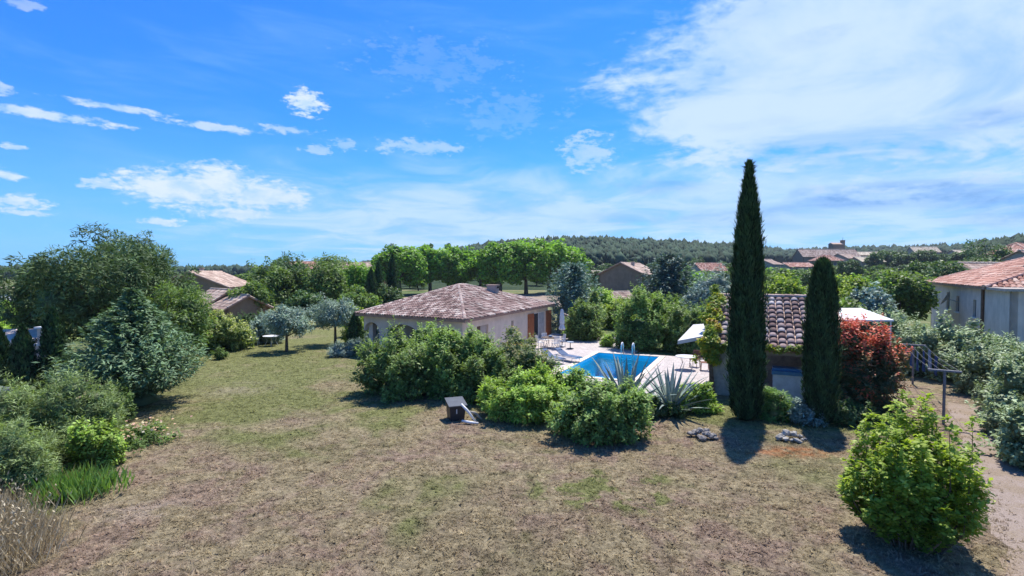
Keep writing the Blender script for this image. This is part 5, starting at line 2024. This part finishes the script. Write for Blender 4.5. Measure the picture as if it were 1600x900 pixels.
        bush('valley_shrub', lab, 'bush', (x, y, 0), w, w * .8, h, mt, n=3600, ll=.26, lw=.14, ncl=36, cr=.2, seed=400 + i)
    # right: behind the pool house
    rt = [(1222, 46, 5.6, 4.9, 'leaf_lime', 'lime green tree right behind the pool house roof'), (1335, 48, 6.2, 5.0, 'leaf_lime', 'lime green tree right of the short cypress'), (1405, 44, 5.2, 6.2, 'leaf_mid', 'tall grey green tree above the silver hedge'),
          (1365, 40, 4.0, 4.3, 'leaf_silver', 'silver leaved tree beside the tall grey green one'), (1275, 44, 4.6, 4.0, 'leaf_mid', 'green tree hidden behind the short cypress'), (1300, 36, 4.6, 3.9, 'leaf_mid', 'dark green tree behind the white awning roof'),
          (1475, 78, 10, 6.8, 'leaf_dark', 'dark broad tree left of the dish house roof'), (1440, 88, 8.5, 7.2, 'leaf_dark', 'dark tree between village and dish house'), (1530, 100, 9, 8.4, 'leaf_dark', 'dark tree beyond the dish house'), (1180, 70, 7, 4.8, 'leaf_mid', 'rounded tree behind the tall cypress'),
          (1150, 80, 7, 5.6, 'leaf_mid', 'rounded tree left of the tall cypress in the valley'), (1550, 120, 12, 12.0, 'leaf_dark', 'high dark tree on the slope beyond the dish house'), (1330, 150, 7, 8.6, 'leaf_dark', 'purplish dark tree among the village roofs')]
    for i, (px, Y, w, h, mt, lab) in enumerate(rt):
        p = V(px, Y)
        tree('valley_tree', lab, (p.x, p.y, terrain_z(p.x, p.y)), w, h, mt, base=.1, n=5500, ll=.3 if Y < 60 else .5, lw=.18 if Y < 60 else .35, ncl=60, cr=.14, seed=420 + i)
    rn = random.Random(31)
    pr = None
    for i in range(22):
        px = 1372 + i * 10 + rn.uniform(-5, 5)
        Y = rn.uniform(225, 290)
        p = V(px, Y)
        tz = terrain_z(p.x, p.y)
        h = V(px, Y, rn.uniform(391, 402)).z - tz
        if pr is None:
            pr = tree('slope_tree', 'dark tree in the belt below the ridge houses', (0, 0, 0), 8, 10, 'leaf_dark', base=.06, n=2200, ll=.8, lw=.6, ncl=40, cr=.15, seed=470, group='tree belt below the ridge houses')
            o = pr
        else:
            o = copy_tree(pr)
        o.location = (p.x, p.y, tz)
        o.scale = (h / 10 * rn.uniform(.9, 1.4), h / 10 * rn.uniform(.9, 1.4), h / 10)
        o.rotation_euler.z = rn.uniform(0, 6)
    # filler trees through the valley: look-alikes
    protos = []
    for i, mt in enumerate(['leaf_mid', 'leaf_dark', 'leaf_plane', 'leaf_dark']):
        o = tree('valley_wood_tree', 'x', (0, 0, 0), 6.0, 6.0, mt, base=.08, n=1500, ll=.6, lw=.4, ncl=34, cr=.16, seed=450 + i, core=.75)
        protos.append([o, False])
    labs = ['mid green tree of the scattered valley wood', 'dark green tree of the scattered valley wood', 'fresh green tree of the scattered valley wood', 'dark green tree of the scattered valley wood']
    rnd = random.Random(8)
    cnt = 0
    tries = 0
    while cnt < 170 and tries < 4000:
        tries += 1
        px = rnd.uniform(-60, 1680)
        Y = rnd.uniform(80, 240)
        p = V(px, Y)
        if 590 < px < 920 and Y < 150:
            continue
        if px < 60 and Y < 120:
            continue
        if px < 420 and Y < 95:
            continue
        if 940 < px < 1030 and Y < 122:
            continue
        if 1480 < px and Y < 100:
            continue
        h = rnd.uniform(3.6, 6.5)
        zt = terrain_z(p.x, p.y)
        lim = np.interp(px, [0, 60, 300, 420, 560, 640, 900, 1150, 1180, 1400, 1450, 1600], [441, 441, 436, 422, 412, 400, 402, 404, 412, 408, 400, 398])
        if 425 - (zt + h - CAM_H) / Y * 800 < lim:
            continue
        k = rnd.randrange(4)
        o, usedp = protos[k]
        if usedp:
            o = copy_tree(o)
        protos[k][1] = True
        o.location = (p.x, p.y, zt)
        s = h / 6.0
        o.scale = (s * rnd.uniform(.9, 1.5), s * rnd.uniform(.9, 1.5), s)
        o.rotation_euler.z = rnd.uniform(0, 6.28)
        tag(o, labs[k], 'tree', 'scattered wood in the valley')
        cnt += 1


surroundings()


# ------------------------------------------------------------------ terrace furniture
def lounger(loc, rz, label):
    root = empty('sun_lounger', loc, label, 'sun lounger', None, rz)
    m = MB()
    for sy in (-.3, .3):
        m.box((.95, sy, .30), (1.9, .04, .05))
    for x in (.02, .7, 1.88):
        m.box((x, 0, .30), (.04, .56, .046))
    m.build('frame', 'white_paint', root)
    for x in (.25, 1.65):
        f = MB()
        f.tube([(x - .08, -.32, 0), (x, -.32, .30)], .018, 6)
        f.tube([(x - .08, .32, 0), (x, .32, .30)], .018, 6)
        f.tube([(x - .08, -.32, .015), (x - .08, .32, .015)], .018, 6)
        f.build('leg', 'white_paint', root)
    f = MB()
    f.box((1.28, 0, .345), (1.22, .54, .025))
    f.build('seat', 'lounger_fabric', root)
    f = MB()
    a = R(24)
    f.box((.66 - .34 * math.cos(a), 0, .36 + .34 * math.sin(a)), (.70, .54, .03), M=Matrix.Rotation(a, 3, 'Y'))
    f.build('backrest', 'lounger_fabric', root)
    f = MB()
    f.box((.10, 0, .63), (.22, .46, .06), M=Matrix.Rotation(a, 3, 'Y'))
    f.build('headrest', 'lounger_fabric', root)


def chair(loc, rz, label, mat='white_paint', striped=False):
    root = empty('garden_chair', loc, label, 'chair', None, rz)
    m = MB()
    m.box((0, 0, .44), (.46, .46, .035))
    m.build('seat', mat, root)
    for sx in (-1, 1):
        for sy in (-1, 1):
            f = MB()
            f.tube([(sx * .21, sy * .21, 0), (sx * .19, sy * .19, .43)], .018, 6)
            f.build('leg', mat, root)
    b = MB()
    for k in (-.2, .2):
        b.box((-.22, k, .68), (.03, .03, .48), M=Matrix.Rotation(R(-8), 3, 'Y'))
    b.box((-.25, 0, .91), (.03, .43, .05))
    bo = b.build('backrest', mat, root)
    for k in range(4):
        s = MB()
        s.box((-.228, -.13 + .087 * k, .68), (.018, .05, .44), M=Matrix.Rotation(R(-8), 3, 'Y'))
        s.build('slat', 'white_fabric' if striped else mat, bo)
    for sy in (-1, 1):
        f = MB()
        f.box((0, sy * .24, .64), (.42, .045, .03))
        f.build('armrest', mat, root)


def round_table(loc, r, label, top='white_paint', leg='white_paint', h=.74, legs=4):
    root = empty('garden_table', loc, label, 'table')
    m = MB()
    m.lathe((0, 0, h - .035), [(r - .01, 0), (r, .01), (r, .03), (r - .01, .04)], 24)
    m.build('table_top', top, root)
    if legs == 1:
        f = MB()
        f.tube([(0, 0, .05), (0, 0, h - .03)], .03, 8)
        f.build('pedestal', leg, root)
        f = MB()
        f.lathe((0, 0, 0), [(.26, 0), (.26, .03), (.06, .07)], 18)
        f.build('base', leg, root)
    else:
        for i in range(legs):
            a = 2 * math.pi * i / legs + .4
            f = MB()
            f.tube([(math.cos(a) * r * .8, math.sin(a) * r * .8, 0), (math.cos(a) * r * .45, math.sin(a) * r * .45, h * .5), (math.cos(a) * r * .7, math.sin(a) * r * .7, h - .03)], .018, 6)
            f.build('leg', leg, root)
    return root


def terrace():
    ZT = .052
    ua = math.atan2(U.y, U.x)
    # two loungers left of the pool, heads away from the water
    p1, p2 = G(846, 556, ZT), G(866, 549, ZT)
    wa = math.atan2(W_.y, W_.x)
    d = (G(893, 572, ZT) - G(848, 552, ZT))
    la = math.atan2(d.y, d.x)
    p1, p2, la = Vector((1.95, 31.6, ZT)), Vector((2.85, 32.0, ZT)), math.atan2(-2.0, 1.25)
    lounger(tuple(p1), la, 'white framed sun lounger with slate blue sling, farther from the pool')
    lounger(tuple(p2), la + .1, 'white framed sun lounger with slate blue sling, closest to the water')
    # dining set near the patio door
    c = G(860, 543, ZT)
    round_table(tuple(c), .62, 'round dark dining table by the shuttered patio door', 'dark_wood', 'grey_metal')
    for i, a in enumerate((20, 110, 205, 290)):
        ch = c + Vector((math.cos(R(a)), math.sin(R(a)), 0)) * .88
        lab = ['white slatted chair at the pool side of the dining table', 'white slatted chair at the far side of the dining table', 'white slatted chair at the house side of the dining table', 'white slatted chair at the near side of the dining table'][i]
        chair((ch.x, ch.y, ZT), R(a) + math.pi, lab)
    s = MB()
    s.lathe((0, 0, 0), [(.10, 0), (.14, .05), (.13, .13), (.08, .15)], 14)
    s.lathe((.26, .1, 0), [(.09, 0), (.11, .02), (.11, .03)], 12)
    b = empty('crockery', (c.x, c.y, ZT + .747), 'bowl and plate left on the dining table', 'crockery')
    s.build('bowl', 'light_cloth', b, smooth=True)
    # closed parasol
    p = G(878, 541, ZT)
    root = empty('parasol', tuple(p), 'tall closed white parasol on a pole beside the dining table', 'parasol')
    f = MB()
    f.lathe((0, 0, 0), [(.28, 0), (.28, .06), (.07, .12)], 16)
    f.build('base', 'grey_metal', root)
    f = MB()
    f.tube([(0, 0, .1), (0, 0, 2.78)], .028, 8)
    f.build('pole', 'dark_wood', root)
    f = MB()
    vs, fs = [], []
    prof = [(.06, 2.74), (.10, 2.6), (.14, 2.2), (.16, 1.75), (.12, 1.62), (.15, 1.5), (.22, 1.32), (.17, 1.22), (.04, 1.25)]
    for (r, z) in prof:
        for k in range(16):
            a = 2 * math.pi * k / 16
            rr = r * (1 + (.22 if k % 2 else -.14))
            vs.append((rr * math.cos(a), rr * math.sin(a), z))
    for i in range(len(prof) - 1):
        for k in range(16):
            fs.append((i * 16 + k, i * 16 + (k + 1) % 16, (i + 1) * 16 + (k + 1) % 16, (i + 1) * 16 + k))
    f.mesh(vs, fs)
    f.build('folded_canopy', 'white_fabric', root)
    # small pedestal table by the loungers
    p = G(891, 545, ZT)
    round_table(tuple(p), .26, 'small pedestal side table standing alone on the pale terrace', 'light_cloth', 'black_plastic', .5, 1)
    # garden wall running back from the house corner
    a, b = Vector((4.3, 44.6, 0)), Vector((7.0, 41.6, 0))
    m = MB()
    dd = (b - a).normalized()
    n = Vector((-dd.y, dd.x, 0)) * .11
    z0, z1 = 2.0, 1.0
    q = [a - n, b - n, b + n, a + n]
    m.mesh([*q, q[0] + Vector((0, 0, z0)), q[1] + Vector((0, 0, z1)), q[2] + Vector((0, 0, z1)), q[3] + Vector((0, 0, z0))], [(3, 2, 1, 0), (4, 5, 6, 7), (0, 1, 5, 4), (1, 2, 6, 5), (2, 3, 7, 6), (3, 0, 4, 7)])
    w = m.build('garden_wall', 'wall_pale')
    tag(w, 'sloping topped pale garden wall beyond the parasol', 'wall')
    # awning on the pool house side
    root = empty('awning', (9.2, 24.6, 0), 'white fabric awning sloping out from the pool house wall', 'awning')
    NL, NR, FL, FR = Vector((-1.35, -.45, 2.25)), Vector((.05, -1.0, 2.62)), Vector((.12, 1.65, 2.80)), Vector((1.0, 1.15, 2.93))
    f = MB()
    nx, ny = 7, 6
    vs, fs = [], []
    for i in range(nx + 1):
        for j in range(ny + 1):
            u, v = i / nx, j / ny
            p = NL.lerp(NR, u).lerp(FL.lerp(FR, u), v)
            vs.append(p - Vector((0, 0, .05 * math.sin(u * math.pi) * math.sin(v * math.pi))))
    top = len(vs)
    vs += [p - Vector((0, 0, .025)) for p in vs]
    for i in range(nx):
        for j in range(ny):
            k = i * (ny + 1) + j
            fs.append((k, k + ny + 1, k + ny + 2, k + 1))
            fs.append((top + k, top + k + 1, top + k + ny + 2, top + k + ny + 1))
    f.mesh(vs, fs)
    c_o = f.build('canopy', 'white_fabric', root)
    for (p, q) in ((NL, NR), (NL, FL)):
        f = MB()
        d_ = Vector((0, 0, -.17))
        o_ = Vector((-.012, -.012, 0))
        f.face([p + o_, q + o_, q + o_ + d_, p + o_ + d_])
        f.build('valance', 'white_fabric', c_o)
    for (p, q) in ((NL, NR), (FL, FR)):
        f = MB()
        f.tube([p + Vector((.05, .05, -.05)), q + Vector((.05, .05, -.05))], .022, 6)
        f.build('arm', 'grey_metal', root)
    # table and chairs below the awning
    c = G(1072, 577, ZT)
    round_table(tuple(c), .58, 'round white bistro table in the shade of the awning', 'white_paint', 'grey_metal')
    chair((c.x + .95, c.y - .25, ZT), R(165), 'brown chair with white striped back by the bistro table', 'brown_wicker', True)
    chair((c.x + .75, c.y + .75, ZT), R(225), 'brown chair behind the bistro table', 'brown_wicker')
    # terracotta pot with shrub between chairs and pillar
    # box with blue lid in front of the pool house
    root = empty('storage_box', tuple(PHO + W_ * 3.15 + U * .12), 'tall white storage box with blue lid before the pool house', 'storage box', None, PHR)
    f = MB()
    f.box((0, 0, .60), (1.35, .7, 1.20))
    f.build('body', 'laminate', root)
    f = MB()
    f.box((0, 0, 1.275), (1.45, .8, .15))
    f.box((0, .1, 1.40), (1.38, .55, .10))
    f.build('lid', 'blue_lid', root)
    f = MB()
    f.box((0, -.37, 1.20), (1.40, .03, .05))
    f.build('trim', 'white_paint', root)
    # white awning roof on posts behind the red shrub
    root = empty('canopy_shelter', (16.9, 25.6, 0), 'white flat canopy on thin posts behind the red photinia', 'shelter')
    f = MB()
    q = [(-1.55, -1.0, 3.12), (1.5, -1.0, 3.12), (1.35, 1.1, 3.55), (-1.75, 1.1, 3.55)]
    f.mesh([*q, *[(x, y, z + .07) for x, y, z in q]], [(3, 2, 1, 0), (4, 5, 6, 7), (0, 1, 5, 4), (1, 2, 6, 5), (2, 3, 7, 6), (3, 0, 4, 7)])
    f.build('canopy', 'white_paint', root)
    for (x, y, z) in q:
        f = MB()
        f.tube([(x * .93, y * .93, 0), (x * .93, y * .93, z + .01)], .035, 6)
        f.build('post', 'white_paint', root)
    # compost bin with lid and pale pipes
    p = G(712, 654)
    root = empty('compost_bin', (p.x, p.y, 0), 'black garden bin with tilted grey lid at the hedge foot', 'bin', None, R(20))
    root.scale = (.85, .85, .85)
    f = MB()
    f.mesh([(-.30, -.34, 0), (.30, -.34, 0), (.30, .34, 0), (-.30, .34, 0), (-.36, -.40, .62), (.36, -.40, .62), (.36, .40, .78), (-.36, .40, .78)], [(3, 2, 1, 0), (4, 5, 6, 7), (0, 1, 5, 4), (1, 2, 6, 5), (2, 3, 7, 6), (3, 0, 4, 7)])
    b = f.build('body', 'black_plastic', root)
    f = MB()
    f.mesh([(-.40, -.45, .635), (.42, -.45, .635), (.42, .45, .815), (-.40, .45, .815), (-.40, -.45, .675), (.42, -.45, .675), (.42, .45, .855), (-.40, .45, .855)], [(3, 2, 1, 0), (4, 5, 6, 7), (0, 1, 5, 4), (1, 2, 6, 5), (2, 3, 7, 6), (3, 0, 4, 7)])
    f.build('lid', 'grey_lid', root)
    f = MB()
    f.box((-.05, -.405, .42), (.04, .03, .2))
    f.build('handle', 'white_paint', root)
    for i, (pts, lab) in enumerate([([(.30, -.55, .66), (.52, -.62, .45), (.85, -.7, .05)], 'bleached branch leaning on the black bin'), ([(.35, -.75, .10), (.65, -.85, .07), (.95, -.88, .05)], 'short pale stick lying beside the black bin'), ([(.55, -.45, .35), (.80, -.42, .30), (1.05, -.40, .05)], 'forked bleached twig behind the leaning branch')]):
        f = MB()
        f.tube([Vector(q) for q in pts], [.045, .05, .035], 7)
        o = f.build('stick', 'white_paint' if i < 2 else 'stone_pale', None, (p.x - .05, p.y + .12, 0), smooth=True)
        o.name = 'pale_branch'
        tag(o, lab, 'branch')
    # stone piles
    for (px, py, n, sd, lab, mt) in [(1097, 684, 26, 1, 'heap of grey stones on the lawn left of the tall cypress shadow', 'stone'), (1236, 687, 20, 2, 'small heap of pale stones between the cypress shadows', 'stone_pale')]:
        p = G(px, py)
        root = empty('stone_pile', (p.x, p.y, 0), lab, 'stones')
        rnd = random.Random(sd)
        for i in range(n):
            f = MB()
            iv, itf = ico()
            s = rnd.uniform(.05, .13)
            sc = (s * rnd.uniform(.8, 1.4), s * rnd.uniform(.7, 1.2), s * rnd.uniform(.5, .85))
            vs = [(v[0] * sc[0] * rnd.uniform(.8, 1.2), v[1] * sc[1] * rnd.uniform(.8, 1.2), v[2] * sc[2] * rnd.uniform(.8, 1.2)) for v in iv]
            f.mesh(vs, [tuple(q) for q in itf])
            a, r = rnd.uniform(0, 6.28), rnd.uniform(0, 1) ** .6
            z = (1 - r) * .22 + sc[2] * .6
            o = f.build('stone', mt, root, (math.cos(a) * r * .48, math.sin(a) * r * .34, z))
            o.rotation_euler = (rnd.uniform(-.4, .4), rnd.uniform(-.4, .4), rnd.uniform(0, 6))
    # border stones bottom left
    rnd = random.Random(6)
    for i, (px, py) in enumerate([(6, 815), (2, 832), (16, 806)]):
        p = G(px, py)
        f = MB()
        iv, itf = ico()
        s = .14
        f.mesh([(v[0] * s * 1.3 * rnd.uniform(.8, 1.2), v[1] * s * rnd.uniform(.8, 1.2), v[2] * s * .8 * rnd.uniform(.8, 1.2)) for v in iv], [tuple(q) for q in itf])
        o = f.build('border_stone', 'stone_pale', None, (p.x, p.y, .06))
        tag(o, 'pale angular stone lying in the weeds of the left border', 'stone', 'stones of the left border')
    # clothes line
    pn, pf = G(1474, 662), V(1430, 25.0)
    pf.z = 0
    H = 1.9
    dl = (pf - pn).normalized()
    sdv = Vector((dl.y, -dl.x, 0))
    root = empty('clothes_line', tuple(pn), 'grey metal clothes line with two T shaped posts beside the path', 'clothes line')
    for k, q in enumerate((pn, pf)):
        f = MB()
        r = q - pn
        f.tube([r, r + Vector((0, 0, H))], .045, 8)
        po = f.build('post', 'slate', root)
        f = MB()
        f.box(r + Vector((0, 0, H + .03)), (.95, .10, .06), math.atan2(sdv.y, sdv.x))
        f.build('crossbar', 'slate', po)
    for k in range(4):
        off = sdv * (-.4 + .267 * k)
        f = MB()
        a = off + Vector((0, 0, H + .065))
        b = (pf - pn) + off + Vector((0, 0, H + .065))
        f.tube([a, a.lerp(b, .5) + Vector((0, 0, -.10)), b], .006, 4)
        f.build('wire', 'slate', root)
    labs = ['dark blue garment hanging on the clothes line', 'light blue garment pegged on the clothes line']
    for i in range(9):
        k = i % 4
        f0 = .42 + .055 * i
        off = sdv * (-.4 + .267 * k)
        c = pn.lerp(pf, f0) + off + Vector((0, 0, H + .06 - .10 * (1 - abs(2 * f0 - 1))))
        w, h = rnd.uniform(.5, .8), rnd.uniform(.45, .85)
        f = MB()
        vs, fs = [], []
        for a in range(6):
            for b in range(5):
                u, v = a / 5, b / 4
                w2 = w * (1 - .25 * (v > .3) * 1.0)
                vs.append(dl * ((u - .5) * w2) + sdv * (.045 * math.sin(u * 9 + i) * v + .006) + Vector((0, 0, -h * v)))
        for a in range(5):
            for b in range(4):
                fs.append((a * 5 + b, a * 5 + b + 1, a * 5 + b + 6, a * 5 + b + 5))
        f.mesh(vs, fs)
        lt = i in (2, 5, 7)
        o = f.build('garment', 'light_cloth' if lt else 'blue_cloth', None, tuple(c), smooth=True)
        o.name = 'hanging_garment'
        tag(o, labs[1 if lt else 0], 'laundry', 'light blue washing on the line' if lt else 'dark blue washing on the line')
    # table under the olives
    p = gp(424, 540)
    round_table(p, .6, 'white garden table in the shade between the olives', 'white_paint', 'white_paint')
    chair((p[0] - 1.3, p[1] + .2, 0), R(10), 'white garden chair beside the table under the olives')


terrace()


# ------------------------------------------------------------------ left neighbour
def left_side():
    # white walled building with a chimney pillar, partly hidden by the cypresses
    c = Vector((-19.95, 22.2, 0))
    root = empty('neighbour_wall', tuple(c), 'lilac grey wall end with a white capped pillar behind the slim cypresses', 'wall')
    f = MB()
    f.box((-.35, 0, 1.15), (1.0, .3, 2.3))
    f.build('wall', 'wall_lilac', root)
    f = MB()
    f.box((.22, -.02, 1.2), (.12, .4, 2.4))
    f.build('edge_post', 'white_paint', root)
    f = MB()
    f.box((-.30, 0, 2.345), (1.02, .40, .08))
    f.build('coping', 'white_paint', root)
    f = MB()
    f.box((-.35, 0, 2.72), (.42, .34, .66))
    pil = f.build('pillar', 'wall_lilac', root)
    f = MB()
    f.box((-.35, 0, 3.09), (.56, .48, .08))
    f.build('pillar_cap', 'white_paint', pil)
    # white flat roofed shed behind
    p = V(22, 29)
    root = empty('pale_shed', (p.x, p.y, 0), 'low shed with pale sheet roof left of the slim cypresses', 'shed', None, R(8))
    f = MB()
    f.box((0, 0, .8), (2.6, 2.2, 1.6))
    f.build('wall', 'wall_grey', root)
    f = MB()
    f.mesh([(-1.6, -1.4, 1.62), (1.6, -1.4, 1.62), (1.6, 1.4, 2.05), (-1.6, 1.4, 2.05), (-1.6, -1.4, 1.70), (1.6, -1.4, 1.70), (1.6, 1.4, 2.13), (-1.6, 1.4, 2.13)], [(3, 2, 1, 0), (4, 5, 6, 7), (0, 1, 5, 4), (1, 2, 6, 5), (2, 3, 7, 6), (3, 0, 4, 7)])
    f.build('roof', 'wall_lilac', root)
    f = MB()
    f.box((.3, -1.115, .75), (.8, .05, 1.4))
    f.build('door', 'slate', root)
    # dark grey roofed hut at the frame edge
    p = G(-4, 652)
    root = empty('grey_hut', (p.x, p.y, 0), 'dark hut with slate grey gable roof at the border shrubs', 'hut', None, R(-20))
    f = MB()
    f.box((0, 0, .35), (1.5, 1.2, .7))
    f.build('wall', 'black_plastic', root)
    f = MB()
    q = [(-.9, -.75, .68), (.9, -.75, .68), (.9, .75, .68), (-.9, .75, .68), (-.9, 0, 1.22), (.9, 0, 1.22)]
    f.mesh(q, [(0, 1, 5, 4), (2, 3, 4, 5), (0, 4, 3), (1, 2, 5), (3, 2, 1, 0)])
    f.build('roof', 'slate', root)
    # drive strip
    m = MB()
    m.face([(-21, 18.5, -.008), (-17.2, 19.2, -.008), (-18.2, 26, -.008), (-22, 27, -.008)])
    tag(m.build('drive', 'gravel'), kind='structure')
    # far pale barn, cars by the field
    p = V(5, 112)
    house('farm_shed', 'long pale farm shed beyond the green field', (p.x, p.y), 9, 6, 1.5, .6, R(10), 'wall_white', 'tile_cream', kind='gable', tw=.6, tl=1.0)
    for i, (px, Y, mt, lab) in enumerate([(3, 84, 'car_white', 'white parked car at the edge of the green field'), (21, 86, 'car_grey', 'dark grey parked car at the edge of the green field')]):
        p = V(px, Y)
        car((p.x, p.y, 0), R(5), mt, lab)
    # rows of vines in the field
    for i in range(7):
        Y = 50 + i * 5.0
        x0, x1 = -0.98 * Y, -.925 * Y
        f = Foliage(500 + i)
        g = f.rng
        n = 26
        root = empty('vine_row', ((x0 + x1) / 2, Y, 0), 'row of light green vines in the left field', 'vines', 'vine rows in the left field')
        C = np.stack([g.uniform(-(x1 - x0) * .9, (x1 - x0) * .7, n), g.normal(0, .2, n), g.uniform(.3, .95, n)], 1)
        f.clumps(C, .45, 1300, .3, .25, np.array([0, 0, .4]), core=.6)
        f.build('foliage', 'leaf_vine', root)


def car(loc, rz, mat, label):
    root = empty('parked_car', loc, label, 'car', 'cars parked by the field', rz)
    prof = [(-2.05, .35), (-2.1, .75), (-1.95, .95), (-1.5, 1.0), (-1.1, 1.42), (.3, 1.46), (.95, 1.02), (1.85, .88), (2.1, .7), (2.1, .35)]
    f = MB()
    n = len(prof)
    vs = [(x, s * (.82 if z < 1.1 else .66), z) for s in (-1, 1) for x, z in prof]
    f.mesh(vs, [tuple(range(n)), tuple(range(2 * n - 1, n - 1, -1))] + [(i, n + i, n + (i + 1) % n, (i + 1) % n) for i in range(n)])
    f.build('body', mat, root)
    for s in (-1, 1):
        g = MB()
        g.mesh([(-1.15, s * .80, 1.0), (.75, s * .80, 1.0), (.25, s * .68, 1.40), (-1.0, s * .68, 1.38)], [(0, 1, 2, 3)])
        g.build('window', 'glass_dark', root)
        for x in (-1.3, 1.3):
            w = MB()
            w.tube([(x, s * .62, .32), (x, s * .86, .32)], .32, 14)
            w.build('wheel', 'rubber', root)


left_side()


# ------------------------------------------------------------------ the air
def build_haze():
    m = bpy.data.materials.new('haze')
    m.use_nodes = True
    nt = m.node_tree
    nt.nodes.clear()
    out = nt.nodes.new('ShaderNodeOutputMaterial')
    pv = nt.nodes.new('ShaderNodeVolumePrincipled')
    pv.inputs['Color'].default_value = (.72, .84, 1.0, 1)
    pv.inputs['Density'].default_value = 0.00013
    pv.inputs['Anisotropy'].default_value = 0.2
    nt.links.new(pv.outputs[0], out.inputs['Volume'])
    MATS['haze'] = m
    h = MB()
    h.box((0, 0, 59), (3560, 3560, 120))
    o = h.build('haze', 'haze')
    tag(o, 'thin bluish summer haze over the valley', 'haze', kind='stuff')


build_haze()
